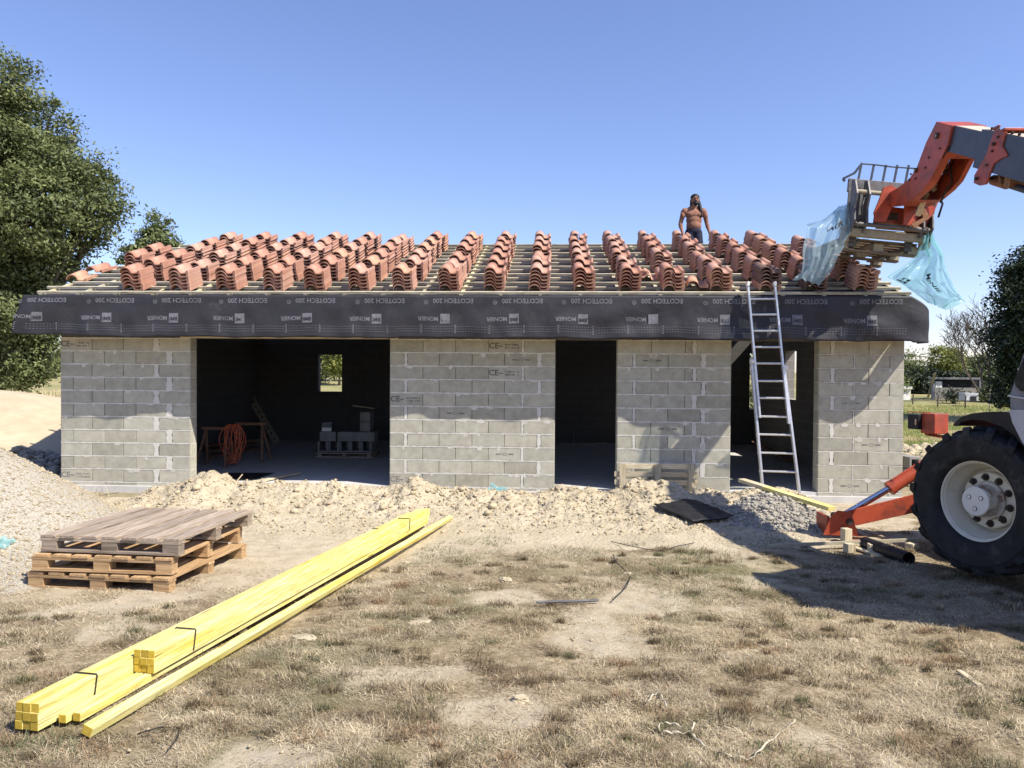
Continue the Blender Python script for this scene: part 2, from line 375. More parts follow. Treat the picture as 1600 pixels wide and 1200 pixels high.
def text_tris(body, size):
    """flat letters: verts (x to the right, y up), centred; faces"""
    k = (body, size)
    if k in _txt: return _txt[k]
    cu = bpy.data.curves.new('t', 'FONT'); cu.body = body; cu.size = size; cu.align_x = 'CENTER'; cu.align_y = 'CENTER'; cu.resolution_u = 2; cu.offset = size*.022
    ob = bpy.data.objects.new('t', cu); col.objects.link(ob)
    bpy.context.view_layer.update()
    dg = bpy.context.evaluated_depsgraph_get(); me = bpy.data.meshes.new_from_object(ob.evaluated_get(dg))
    vs = [(v.co.x, v.co.y) for v in me.vertices]; fs = [list(p.vertices) for p in me.polygons]
    bpy.data.objects.remove(ob); bpy.data.curves.remove(cu); bpy.data.meshes.remove(me)
    _txt[k] = (vs, fs); return _txt[k]
# value noise on arrays
def vnoise(x, y, seed=0):
    x = np.asarray(x, float); y = np.asarray(y, float)
    xi = np.floor(x).astype(np.int64); yi = np.floor(y).astype(np.int64); fx = x-xi; fy = y-yi
    fx = fx*fx*(3-2*fx); fy = fy*fy*(3-2*fy)
    def h(a, b):
        n = (a*374761393 + b*668265263 + seed*974634777) & 0x7fffffff
        n = ((n ^ (n >> 13))*1274126177) & 0x7fffffff
        return ((n ^ (n >> 16)) & 0xffff)/65535.0
    return (h(xi, yi)*(1-fx)+h(xi+1, yi)*fx)*(1-fy)+(h(xi, yi+1)*(1-fx)+h(xi+1, yi+1)*fx)*fy
def fbm(x, y, seed=0, o=4):
    s = 0; a = 1; t = 0
    for k in range(o):
        s = s + a*vnoise(x*2**k, y*2**k, seed+k*17); t += a; a *= .5
    return s/t
# ============================================================ GROUND
def dirtmask(x, y):
    """1 = bare pale soil, 0 = dry lawn"""
    n = fbm(x*1.3+5, y*1.3, 3, 4)-.5
    edge = 7.35 + .25*np.sin(x*1.1) + np.where(x > 2.2, (x-2.2)*1.2, 0) - np.where(x < -1.0, np.minimum((-1.0-x)*.75, 1.3), 0)
    m = 1/(1+np.exp(-(y-edge+n*2.0)*4))
    m = np.where(y > 11.4, m*.25+.1, m)
    g = np.exp(-(((x+5.2)/2.2)**2+((y-7.3)/1.9)**2)*1.2)          # round the gravel pile
    m = np.maximum(m, np.clip(g*1.6-.3, 0, 1))
    pt = fbm(x*1.9, y*1.9, 9, 3); pt2 = fbm(x*.7+3, y*.7+1, 13, 3); m2 = np.clip((pt*.6+pt2*.4-.548-.022*np.clip(x+.3, 0, 1))*11, 0, 1)*.85        # bare patches in the lawn
    m = np.maximum(m, np.where(y < 10, m2, 0))
    m = np.where(x > 5.2, m*.3, m)
    return np.clip(m, 0, 1)
def make_ground():
    ys = np.concatenate([np.arange(1.0, 12, .05), np.arange(12, 30, .4), np.arange(30, 120, 3), [160, 260, 500, 900]])
    xs = np.concatenate([[-900, -400, -200], np.arange(-100, -30, 5), np.arange(-30, -8, .8), np.arange(-8, 8, .05), np.arange(8, 30, .8), np.arange(30, 100, 5), [100, 200, 400, 900]])
    ys = np.concatenate([[-400, -60, -10, -3, -1, 0], ys])
    X, Y = np.meshgrid(xs, ys)
    near = ((np.abs(X) < 8.2) & (Y < 12))
    Z = gz(X, np.minimum(Y, 82))
    dm = dirtmask(X, Y)
    Z = Z + np.where(near, bump(X, Y)+.03*(fbm(X*2.5, Y*2.5, 5, 4)-.5) + .035*dm*(fbm(X*9, Y*9, 6, 3)-.5), 0)
    inside = (Y > 11.2) & (Y < 20) & (X > -8) & (X < 7.5)
    Z = np.where(inside, np.minimum(Z, -.13)-.02, Z)
    n, mth = X.shape; V = np.stack([X, Y, Z], -1).reshape(-1, 3)
    idx = np.arange(n*mth).reshape(n, mth)
    Fc = np.stack([idx[:-1, :-1], idx[:-1, 1:], idx[1:, 1:], idx[1:, :-1]], -1).reshape(-1, 4)
    t = np.zeros((len(V), 3), 'f'); t[:, 0] = dm.ravel()
    t[:, 1] = fbm(V[:, 0]*.9, V[:, 1]*.9, 21, 4)                                   # green or tan
    far = np.clip((V[:, 1]-14)/6, 0, 1); t[:, 2] = far
    m, nn, b = new_mat('lawn_and_soil'); L = nn.links; b.inputs['Roughness'].default_value = .97; b.inputs['Specular IOR Level'].default_value = .15
    a = nn.nodes.new('ShaderNodeAttribute'); a.attribute_name = 'tint'; sp_ = nn.nodes.new('ShaderNodeSeparateColor'); L.new(a.outputs['Color'], sp_.inputs[0])
    tc = nn.nodes.new('ShaderNodeTexCoord')
    def noise_(sc, det=8):
        q = nn.nodes.new('ShaderNodeTexNoise'); q.inputs['Scale'].default_value = sc; q.inputs['Detail'].default_value = det; q.inputs['Roughness'].default_value = .7
        L.new(tc.outputs['Object'], q.inputs['Vector']); return q.outputs['Fac']
    def ramp(src, stops):
        r = nn.nodes.new('ShaderNodeValToRGB'); e = r.color_ramp.elements
        e[0].position, e[0].color = stops[0][0], rgba(stops[0][1]); e[1].position, e[1].color = stops[-1][0], rgba(stops[-1][1])
        for p, c in stops[1:-1]: k = e.new(p); k.color = rgba(c)
        L.new(src, r.inputs[0]); return r.outputs[0]
    def mix(f, A, B):
        q = nn.nodes.new('ShaderNodeMix'); q.data_type = 'RGBA'
        if hasattr(f, 'is_linked') or not isinstance(f, (int, float)): L.new(f, q.inputs[0])
        else: q.inputs[0].default_value = f
        L.new(A, q.inputs[6]); L.new(B, q.inputs[7]); return q.outputs[2]
    soil = ramp(noise_(7), [(.3, (.34, .28, .19)), (.5, (.44, .375, .27)), (.7, (.51, .445, .335))])
    lawn = ramp(noise_(16), [(.28, (.13, .10, .055)), (.5, (.27, .215, .135)), (.7, (.41, .34, .235))])
    green = ramp(noise_(14), [(.3, (.085, .08, .035)), (.7, (.20, .18, .095))])
    gm = ramp(sp_.outputs[1], [(.54, (0, 0, 0)), (.75, (1, 1, 1))])
    lw = mix(gm, lawn, green)
    farc = ramp(noise_(.22), [(.38, (.19, .20, .08)), (.55, (.31, .27, .13)), (.72, (.40, .33, .19))])
    fine = ramp(noise_(75, 5), [(.34, (.60, .57, .52)), (.46, (1.05, 1.05, 1.04)), (.62, (1.28, 1.27, 1.24))])
    fine2 = ramp(noise_(38, 6), [(.30, (.76, .73, .68)), (.42, (1.04, 1.04, 1.04)), (.7, (1.12, 1.12, 1.11))])
    def mul(A, B):
        q = nn.nodes.new('ShaderNodeMix'); q.data_type = 'RGBA'; q.blend_type = 'MULTIPLY'; q.inputs[0].default_value = 1; L.new(A, q.inputs[6]); L.new(B, q.inputs[7]); return q.outputs[2]
    lw = mul(lw, fine); soil = mul(soil, fine2)
    c = mix(sp_.outputs[0], lw, soil); c = mix(sp_.outputs[2], c, farc)
    L.new(c, b.inputs['Base Color'])
    bp = nn.nodes.new('ShaderNodeBump'); bp.inputs['Strength'].default_value = .8; bp.inputs['Distance'].default_value = .022
    L.new(noise_(45), bp.inputs['Height']); L.new(bp.outputs[0], b.inputs['Normal'])
    o = np_mesh('ground', V, Fc, 4, m, t, smooth=True)
    tag(o, 'dry tan lawn and pale bare soil in front of the house', 'ground', kind='structure')
make_ground()

# ============================================================ HOUSE
CH = 0.20335
house = thing('block_house', H0, 'unfinished single-storey grey concrete block house with open doorways and battened roof', 'house', rz=-PSI, local=True)
def U(px, py=650, voff=0.0): return onwall(px, py, voff)[0]
piers = [(U(95.5), U(297.5)), (U(609.5), U(866.7)), (U(964.2), U(1141.2)), (U(1278.5), U(1411))]
UL, UR = piers[0][0], piers[3][1]
DEPTH = 7.75; WT = 0.20; ZW = 11*CH; ZT = 2.62
def front_wall():
    mb = MB(); sts = []; rr = random.Random(5)
    for a, b in piers:
        mb.box(((a+b)/2, WT/2+.004, ZW/2-.11), (b-a-.004, WT-.008, ZW+.22), mi=1)
    mb.box(((UL+UR)/2, WT/2+.004, (ZW+ZT)/2), (UR-UL-.004, WT-.008, ZT-ZW), mi=1)     # ring beam
    # vertical joints of each pier, odd and even courses: list of (start, end, 'm' wide mortar after)
    lay = [
        ([(0, .5), (.5, 1.0), (1.0, 1.49), (1.565, None)], [(0, .2), (.2, .70), (.70, 1.20), (1.20, 1.69), (1.775, None)]),
        ([(0, .5), (.5, 1.0), (1.0, 1.5), (1.5, 2.0), (2.03, None)], [(0, .22), (.26, .75), (.75, 1.25), (1.25, 1.74), (1.74, 2.24), (2.29, None)]),
        ([(0, .5), (.5, 1.0), (1.0, 1.11), (1.165, None)], [(0, .23), (.27, .75), (.75, 1.24), (1.30, None)]),
        ([(0, .17), (.22, .72), (.72, None)], [(0, .5), (.515, 1.02), (1.02, None)]),
    ]
    stamps = {(0, 1, 0): 'A', (0, 11, 0): 'A', (1, 1, 3): 'A', (1, 2, 4): 'B', (1, 3, 3): 'A', (1, 5, 0): 'A', (1, 6, 2): 'B', (1, 9, 3): 'B',
              (1, 11, 0): 'A', (2, 2, 1): 'B', (2, 7, 1): 'B', (3, 8, 1): 'B', (3, 11, 1): 'B', (3, 5, 1): 'C'}
    for pi, (a, b) in enumerate(piers):
        W = b-a
        for k in range(0, 13):                 # 1 = top course, 11 = lowest full course, 12 = footing
            z0 = (11-k)*CH; z1 = z0+CH
            if k == 12: z0 -= .02
            if k == 0: continue
            pat = lay[pi][(k+1) % 2]
            for bi, (s, e) in enumerate(pat):
                e = W if e is None else e
                if s >= W: continue
                e = min(e, W)
                if bi == len(pat)-1: e = W
                zb, zt = z0+.006, z1-.006
                base = rr.uniform(.90, 1.06); w = rr.uniform(-.012, .012)
                if rr.random() < .22: base *= .88
                x0, x1 = a+s+.0018, a+e-.0018
                yf = -.006 + rr.uniform(-.0015, .0015)
                r = .006
                # block face with a tiny chamfer and slightly uneven corners
                j = lambda q=.002: rr.uniform(-q, q)
                f = [(x0+r+j(), yf, zb+r+j()), (x1-r+j(), yf, zb+r+j()), (x1-r+j(), yf, zt-r+j()), (x0+r+j(), yf, zt-r+j())]
                g = [(x0, .004, zb), (x1, .004, zb), (x1, .004, zt), (x0, .004, zt)]
                mb.add(f+g, [(0, 1, 2, 3), (4, 5, 1, 0), (5, 6, 2, 1), (6, 7, 3, 2), (7, 4, 0, 3)], 0, (base+w, base, base-w))
                kd = stamps.get((pi, k, bi))
                if kd:
                    st = MB(); sts.append(st)
                    cx, cz = (x0+x1)/2, (zb+zt)/2; fd = 1 if k >= 9 or pi == 3 else 0
                    if kd == 'A':
                        vs, fs = text_tris('CE', .118)
                        st.add([(x0+.075+p[0]*1.05, yf-.0015, cz+.004+p[1]*1.0) for p in vs], fs, fd)
                        for q in range(5):
                            st.box((x0+.155+q*.013, yf-.0015, cz+rr.uniform(-.002, .002)), (.009, .001, .018), mi=fd)
                        for row in (-.022, .022):
                            for q in range(11):
                                if rr.random() < .9: st.box((x0+.25+q*.020+rr.uniform(-.003, .003), yf-.0015, cz+row+rr.uniform(-.004, .004)), (rr.uniform(.008, .017), .001, rr.uniform(.014, .028)), mi=fd)
                    else:
                        o = 0 if kd == 'B' else .06
                        for q in range(6): st.box((cx-.13+q*.014, yf-.0015, cz+rr.uniform(-.002, .002)), (.010, .001, .020), mi=fd)
                        for q in range(14):
                            t = q/14*6.283
                            st.box((cx+.0+.030*math.cos(t), yf-.0015, cz+.020*math.sin(t)), (.008, .001, .008), mi=fd)
                        for q in range(6): st.box((cx+.060+q*.014, yf-.0015, cz+rr.uniform(-.002, .002)), (.010, .001, .022), mi=fd)
            # mortar bed under the top of each course: a thin ragged strip
            def strip(xa, xb, zc, h, vert=False):
                n = max(2, int((xb-xa)/.045)); vs = []; fs = []
                for i in range(n+1):
                    x = xa+(xb-xa)*i/n; hh = h*(.55+.55*rr.random()); jj = rr.uniform(-.0015, .0015)
                    vs += [(x, -.0085, zc+jj+hh/2), (x, -.0085, zc+jj-hh/2)]
                for i in range(n): fs.append((2*i, 2*i+1, 2*i+3, 2*i+2))
                mb.add(vs, fs, 2)
            if k <= 12: strip(a+.002, b-.002, z1 if k > 1 else z1-.006, .024 if pi != 3 else .015)
            if pi == 3 and rr.random() < .5: pass
            for bi in range(len(pat)-1):
                e = pat[bi][1]; s2 = pat[bi+1][0]
                if s2-e > .008 and s2 < W:
                    n = 7; vs = []; fs = []
                    for i in range(n+1):
                        z = z0-.004+(CH+.008)*i/n; hh = (s2-e)*(.8+.55*rr.random())*.5; cx = a+(e+s2)/2
                        if i in (0, n): hh *= 1.25
                        vs += [(cx-hh, -.0092, z), (cx+hh, -.0092, z)]
                    for i in range(n): fs.append((2*i, 2*i+1, 2*i+3, 2*i+2))
                    mb.add(vs, fs, 2)
        for _ in range(int(W*16)):
            kk = rr.randint(1, 10); x = a+rr.uniform(.05, W-.05); z = (11-kk)*CH; n = 9; rx = rr.uniform(.015, .07); rz = rr.uniform(.012, .045)
            vs = [(x+rx*math.cos(q*2*math.pi/n)*rr.uniform(.6, 1.2), -.0078, z-.004-rz*.4+rz*math.sin(q*2*math.pi/n)*rr.uniform(.5, 1.2)) for q in range(n)]
            mb.add(vs, [tuple(range(n))], 2 if rr.random() < .65 else 3)
        # jambs in block colour with joints
        for ue, sg in ((a, -1), (b, 1)):
            for k in range(0, 12):
                z0 = (11-k)*CH+.006 if k else ZW; z1 = z0+CH-.012
                if k == 0: continue
                br = rr.uniform(.9, 1.08)
                mb.box((ue+sg*.001, WT/2, (z0+z1)/2), (.006, WT-.004, z1-z0), mi=0, tint=br)
            mb.box((ue-sg*.001, WT/2, ZW/2), (.006, WT-.012, ZW), mi=2)
    o = mb.build('front_wall', ['block', 'core', 'mortar', 'smear'], house)
    for st in sts: st.build('block_stamp', ['stamp', 'stampf'], o)
front_wall()
def wall_with_holes(name, axis, c, lo, hi, holes, z0=-.2, z1=ZT, mats='rawblock', gable=None):
    """axis 'u': wall along u at v=c..c+WT; axis 'v': along v at u=c..c+WT"""
    mb = MB(); rr = random.Random(name)
    cuts = sorted(set([lo, hi]+[h[0] for h in holes]+[h[1] for h in holes]))
    def bx(a, b, za, zb):
        if axis == 'u': mb.box(((a+b)/2, c+WT/2, (za+zb)/2), (b-a, WT, zb-za))
        else: mb.box((c+WT/2, (a+b)/2, (za+zb)/2), (WT, b-a, zb-za))
    for a, b in zip(cuts[:-1], cuts[1:]):
        hs = [h for h in holes if h[0] <= a+1e-6 and h[1] >= b-1e-6]
        if not hs: bx(a, b, z0, z1)
        else:
            h = hs[0]; bx(a, b, z0, h[2]); bx(a, b, h[3], z1)
    if gable:
        mid = gable[0]; zr = gable[1]; xx = c
        mb.prism([(xx, lo, z1), (xx, hi, z1), (xx, mid, zr)], (WT, 0, 0))
    # course lines proud on both faces of the windows' jambs are left to the material
    return mb.build(name, mats, house)
def lw(px, py, v): return onwall(px, py, v)
bw = DEPTH-WT
w1a, w1t = lw(497.5, 554, bw); w1b, w1s = lw(534, 612, bw)
w2a, w2t = lw(1172, 552, bw); w2b, w2s = lw(1243, 640, bw)
w2b = lw(1200, 600, bw)[0]
# block courses drawn by the brick texture on the raw side walls
def brickmat(name, c1, c2, mo):
    m, n, b = new_mat(name); L = n.links; b.inputs['Roughness'].default_value = .95
    tc = n.nodes.new('ShaderNodeTexCoord'); sx = n.nodes.new('ShaderNodeSeparateXYZ'); L.new(tc.outputs['Object'], sx.inputs[0])
    ad = n.nodes.new('ShaderNodeMath'); ad.operation = 'ADD'; L.new(sx.outputs[0], ad.inputs[0]); L.new(sx.outputs[1], ad.inputs[1])
    cx = n.nodes.new('ShaderNodeCombineXYZ'); L.new(ad.outputs[0], cx.inputs[0]); L.new(sx.outputs[2], cx.inputs[1])
    br = n.nodes.new('ShaderNodeTexBrick'); br.inputs['Scale'].default_value = 1; br.inputs['Brick Width'].default_value = .5; br.inputs['Row Height'].default_value = CH
    br.inputs['Mortar Size'].default_value = .008; br.inputs['Color1'].default_value = rgba(c1); br.inputs['Color2'].default_value = rgba(c2); br.inputs['Mortar'].default_value = rgba(mo)
    L.new(cx.outputs[0], br.inputs['Vector']); L.new(br.outputs['Color'], b.inputs['Base Color']); MT[name] = m
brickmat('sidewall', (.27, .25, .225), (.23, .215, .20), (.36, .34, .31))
brickmat('shaded_wall', (.10, .096, .088), (.09, .086, .078), (.125, .12, .11))  # darker copy of the block: the dim interior is painted into its colour
wall_with_holes('back_wall', 'u', bw, UL, UR, [(w1a, w1b, w1s, w1t), (w2a, w2b, w2s, w2t)], mats='shaded_wall')
tag(wall_with_holes('left_side_wall', 'v', UL, WT+.003, bw-.003, [], gable=(DEPTH/2, 3.85), mats='shaded_wall'))
# the right wall's window: its far jamb shows through the third doorway
def uside(px, py, u):       # pixel on the plane u=const of the house -> v, z
    r = ray(px, py); o = Vector((0, 0, EYE))-H0
    t = (u-o.dot(hE1))/r.dot(hE1); p = o+r*t
    return p.dot(hE2), p.z
vj, zt_ = uside(1227, 549, UR-WT); _, zb_ = uside(1227, 623, UR-WT)
wall_with_holes('right_side_wall', 'v', UR-WT, WT+.003, bw-.003, [(vj-.75, vj, zb_, zt_)], gable=(DEPTH/2, 3.85), mats='sidewall')
mb = MB(); mb.box(((UL+UR)/2, DEPTH/2, -.105), (UR-UL-.01, DEPTH-.01, .21)); mb.box(((UL+UR)/2, -.012, -.17), (UR-UL+.05, .12, .24))
mb.build('floor_slab', 'concrete', house)
# thin doorstep slabs in the openings
mb = MB(); a, b = piers[0][1], piers[1][0]
mb.box(((a+b)/2, -.02, ZW+.012), (b-a+.25, .10, .022)); mb.build('lintel_board', 'palewood', house)
for q in (UL+3.0, UR-3.0):
    mb = MB(); mb.box((q, 3.6, ZT-.12), (.08, 6.9, .2)); mb.build('ceiling_beam', 'bark', house)

# ---------------- roof
EV = -.465; EZ = 2.845; PT = math.atan(.325); RV = DEPTH/2
cs, ss = math.cos(PT), math.sin(PT)
SL = (RV-EV)/cs
uE0 = lw(58, 455, EV)[0]; uE1 = lw(1424, 455, EV)[0]
def slope(u, s, n=0.0): return Vector((u, EV+s*cs-n*ss, EZ+s*ss+n*cs))
# underlay under the battens, front and back
mb = MB()
mb.grid(lambda a, b: slope(uE0+.04+(uE1-uE0-.08)*a, SL*b, -.004*abs(math.sin(a*75))), 90, 12)
mb.grid(lambda a, b: Vector((uE0+.04+(uE1-uE0-.08)*a, RV+(RV+.5)*b, EZ+SL*ss-(RV+.5)*b*.325)), 30, 4)
mb.build('roof_underlay', 'membrane', house, solid=.004)
mb = MB(); mb.grid(lambda a, b: Vector((uE0+.02+(uE1-uE0-.04)*a, EV+.02+(abs(EV)-.02)*b, 2.30)), 20, 1)
mb.build('soffit', 'palewood', house, solid=.012)
rr = random.Random(3)
rafters = [uE0+.05+i*((uE1-uE0-.1)/22) for i in range(23)]
for i, u in enumerate(rafters):
    mb = MB(); pale = rr.random() < .3
    a, b = slope(u, .0, .012), slope(u, SL-.01, .012)
    mb.beam(a, b, .05, .022, up=(0, -ss, cs), tint=rr.uniform(.9, 1.1)); mb.build('counter_batten', 'cbatten' if pale or i in (11, 12) else 'batten', house)
    a, b = slope(u, .03, -.11), slope(u, SL, -.11)
    mb = MB(); mb.beam(a, b, .045, .18, up=(0, -ss, cs), tint=.7); mb.build('rafter', 'palewood', house)
NB = 14
for k in range(NB):
    s = .03+k*((SL-.06)/(NB-1)); mb = MB(); u = uE0; first = True
    # battens come in lengths, butted over rafters with a small step
    while u < uE1-.05:
        ln = rr.uniform(2.6, 4.6); e = min(u+ln, uE1)
        if uE1-e < .8: e = uE1
        st_ = rr.uniform(-.012, .012)
        if k == 0: st_ = 0
        ex = rr.uniform(-.15, .12) if (first and k) else 0
        mb.beam(slope(u+ex+.002, s+st_, .042), slope(e-.002, s+st_+rr.uniform(-.006, .006), .042), .050, .036, up=(0, -ss, cs), tint=rr.uniform(.75, 1.18)); u = e; first = False
    mb.build('batten', 'batten', house)
mb = MB(); mb.beam((uE0+.02, RV, EZ+SL*ss+.02), (uE1-.02, RV, EZ+SL*ss+.02), .06, .07); mb.build('ridge_board', 'batten', house)

# ---------------- hanging membrane at the eaves with its print
fu0 = lw(36, 470, EV-.03)[0]; fu1 = lw(1424, 470, EV-.03)[0]
ZFT = EZ+.005; ZFB = 2.235
def fascia(u, z):
    """front surface of the hanging membrane: returns the v offset and shifted u, z"""
    w = (ZFT-z)/(ZFT-ZFB)                       # 0 top .. 1 bottom
    a = (u-fu0)/(fu1-fu0)
    v = EV-.035 - .008*math.sin(u*2.1+1)*w - .010*w*math.sin(u*.9) - .010*w*math.sin(u*6.3+z*4) - .006*math.sin(u*13+z*9+math.sin(u*3)*2)*w - .006*math.sin(u*4.4-z*14)
    v += -.02*w*math.sin(u*1.3+w*3)*math.exp(-((u-3.4)/1.6)**2)*2
    l = math.exp(-((u-fu0)/.9)**2); v += -.05*l*w*math.sin(w*3+(u-fu0)*3.5) - .03*l*w
    # fold lines running diagonally near the right end
    q = math.exp(-((u-fu1+1.0)/1.2)**2); v += .02*q*math.sin((u*1.0+z*2.4)*5)*w
    q = math.exp(-((u-1.7)/1.5)**2); v += .010*q*math.sin((u*.5-z*4)*4)*w
    uu = u-.16*w*max(0, 1-(u-fu0)/.6)**1.5*1.0
    zz = z+.045*w*max(0, 1-(u-fu0)/1.3)**1.5 + (.007*math.sin(u*3.7)+.005*math.sin(u*8.3+1)+.003*math.sin(u*19))*w - .02*w*max(0, (a-.7)/.3)
    return Vector((uu, v, zz))
mb = MB(); nu = 420; nv = 22; vs = []
cw = .62                                       # the membrane wraps round the right corner
for j in range(nv+1):
    z = ZFT+(ZFB-ZFT)*j/nv
    for i in range(nu+1):
        vs.append(fascia(fu0+(fu1-fu0)*i/nu, z))
    w = j/nv; base = fascia(fu1, z); m_ = 30
    for i in range(1, m_+1):
        t = i/m_
        # rounded corner then back along the verge; the top slopes down
        rad = .118; ang = min(t*2.2, 1)*math.pi/2
        du = rad*math.sin(ang)*2.5; dv = rad*(1-math.cos(ang)) + max(0, t-.45)*cw
        zz = base.z - (1-w)*(.25*min(1, t*2.2)) - .02*w + max(0, t-.45)*.30*(1-w)
        vs.append(Vector((base.x+du, base.y+dv, zz)))
row = nu+1+30
fs = [(j*row+i, j*row+i+1, (j+1)*row+i+1, (j+1)*row+i) for j in range(nv) for i in range(row-1)]
mb.add(vs, fs)
# left return
mb.grid(lambda a, b: fascia(fu0, ZFT+(ZFB-ZFT)*b)+Vector((.02*a, .55*a, .05*a*b)), 8, 10)
fm = mb.build('eaves_membrane', 'membrane', house, smooth=True, solid=.003)
tag(fm, 'dark printed roofing membrane hanging along the eaves')
pr = MB(); prints = []
def print_text(body, size, uc, zc, sx=1.0):
    v_, f_ = text_tris(body, size)
    pts = []
    for x, y in v_:
        p = fascia(uc-x*sx, zc-y); pts.append(p+Vector((0, -.0035, 0)))       # turned upside down
    pr.add(pts, f_)
def pbox(u0, u1, z0, z1, n=1):
    vs = []; 
    for i in range(n+1):
        u = u0+(u1-u0)*i/n
        for z in (z0, z1): vs.append(fascia(u, z)+Vector((0, -.0032, 0)))
    pr.add(vs, [(2*i, 2*i+2, 2*i+3, 2*i+1) for i in range(n)])
boxes = [62, 167, 271, 374, 480, 588, 695, 803, 911, 1021, 1133, 1246, 1363]
dk = MB()
for bxp in boxes:
    uc = lw(bxp, 490, EV-.04)[0]
    zc = ZFT-.335; h = .070
    pr = MB(); pbox(uc-h, uc+h, zc-h, zc+h, 3)
    v_, f_ = text_tris('BMI', .078)
    pr.add([fascia(uc-x*.98, zc-.012-y)+Vector((0, -.0060, 0)) for x, y in v_], f_, 1)
    if bxp == 62: print_text('MONI', .084, uc-.175, zc, .95)
    else: print_text('MONIER', .084, uc-.245, zc, .95)
    prints.append(('maker_logo', pr)); pr = MB()
    if bxp < 1300 or True:
        print_text('ECOTECH 200', .095, uc+.12, ZFT-.075, .98)
        # ringed mark beside the product line
        uc2, zc2 = uc-.275, ZFT-.10
        n = 18
        ring = [fascia(uc2+.030*math.cos(t*2*math.pi/n), zc2+.030*math.sin(t*2*math.pi/n))+Vector((0, -.0035, 0)) for t in range(n)]
        ri = [fascia(uc2+.022*math.cos(t*2*math.pi/n), zc2+.022*math.sin(t*2*math.pi/n))+Vector((0, -.0035, 0)) for t in range(n)]
        pr.add(ring+ri, [(t, (t+1) % n, n+(t+1) % n, n+t) for t in range(n)])
        print_text('R', .035, uc2, zc2)
    prints.append(('product_name', pr))
pr = MB()
u = fu0+.14; 
while u < fu1-.05:
    for q, zz in enumerate((.452, .487, .522)):
        pbox(u, u+.024, ZFT-zz, ZFT-zz+.0055)
    u += .04
u = lw(40, 510, EV)[0]
while u < fu1-.05:
    for q in (.437, .470, .505, .538): pbox(u-.010, u+.010, ZFT-q-.006, ZFT-q+.010)
    u += .497
pr.build('cutting_lines', 'print', fm)
for nm, q in prints: q.build(nm, ['print', 'membrane'], fm)

# ============================================================ ROOF TILES
def tile_mesh():
    """one canal-type roof tile: a big roll on the left, a flat pan with a raised lip on the right"""
    n = 24; L_ = .43; T = .011; prof = []
    for i in range(n+1):
        x = i/n
        if x < .56:
            t = x/.56; z = .080*math.sqrt(max(0, 1-(2*t-1)**2))
        elif x < .86: z = .0-.006*math.sin((x-.56)/.30*math.pi)
        else: z = .030*min(1, (x-.86)/.05)**.7
        prof.append(((x-.5)*.305, z))
    bm = bmesh.new(); rings = []
    for y, sc, up in ((0, 1.0, 0), (L_*.5, .985, 0), (L_, .97, .0)):
        top = [bm.verts.new((x*sc, y, z*sc+T+up)) for x, z in prof]
        bot = [bm.verts.new((x*sc*(.97 if x < .1 else 1), y, (max(z*sc-.002, -.008) if x < .35*.305+.001 else -.006)+up)) for x, z in prof]
        rings.append(top+bot[::-1])
    m = len(rings[0])
    for a, b in zip(rings[:-1], rings[1:]):
        for i in range(m): bm.faces.new((a[i], a[(i+1) % m], b[(i+1) % m], b[i]))
    for rg, fl in ((rings[0], True), (rings[-1], False)):
        for i in range(n):
            q = (rg[i], rg[i+1], rg[m-2-i], rg[m-1-i]); bm.faces.new(q)
    bmesh.ops.recalc_face_normals(bm, faces=bm.faces)
    me = bpy.data.meshes.new('roof_tile'); bm.to_mesh(me); bm.free()
    for p in me.polygons: p.use_smooth = abs(p.normal.y) < .6 and abs(p.normal.x) < .97
    return me
def clay(name, c0, c1, c2):
    m = mat(name, c0, c1, scale=9, rough=.85, bump=.15, bscale=80, c2=c2, s2=5, p2=(.5, .75)); MT[name] = m; return m
C1 = [('clay_pink', (.41, .225, .16), (.49, .285, .21), (.51, .33, .26)), ('clay_red', (.37, .18, .12), (.45, .235, .165), (.47, .285, .21)),
      ('clay_orange', (.44, .235, .15), (.52, .29, .19), (.48, .31, .22)), ('clay_brown_shade', (.12, .075, .06), (.17, .105, .085), (.22, .145, .115))]  # last one: dark tile clay, also painted shade on two eaves stacks
tmeshes = []
for c in C1:
    clay(*c); me = tile_mesh(); me.materials.append(MT[c[0]])
    tmeshes.append(me)
cname = ['pinkish', 'brick-red', 'orange', 'shade-painted dark']
ORD = ['first', 'second', 'third', 'fourth', 'fifth', 'sixth', 'seventh', 'eighth', 'ninth', 'tenth', 'eleventh', 'twelfth', 'thirteenth', 'fourteenth', 'fifteenth', 'sixteenth', 'seventeenth', 'eighteenth']
front_px = [209, 282, 355, 428, 494, 563, 631, 701, 771, 842, 912, 984, 1054, 1126, 1202, 1275, 1350]
def tile_matrix(u, s, n, yaw=0, roll=0, pitch=0):
    p = slope(u, s, n)
    B = Matrix(((1, 0, 0), (0, cs, -ss), (0, ss, cs))).to_4x4()
    return HM @ Matrix.Translation(p) @ B @ Matrix.Rotation(yaw, 4, 'Z') @ Matrix.Rotation(roll, 4, 'Y') @ Matrix.Rotation(pitch, 4, 'X')
tiles = []     # (weight, matrix, colour, label)
rr = random.Random(21)
uf = [lw(px, 440, EV+.1)[0] for px in front_px]
cols_ = [uf[0]-(uf[1]-uf[0])]+uf
SP = .70
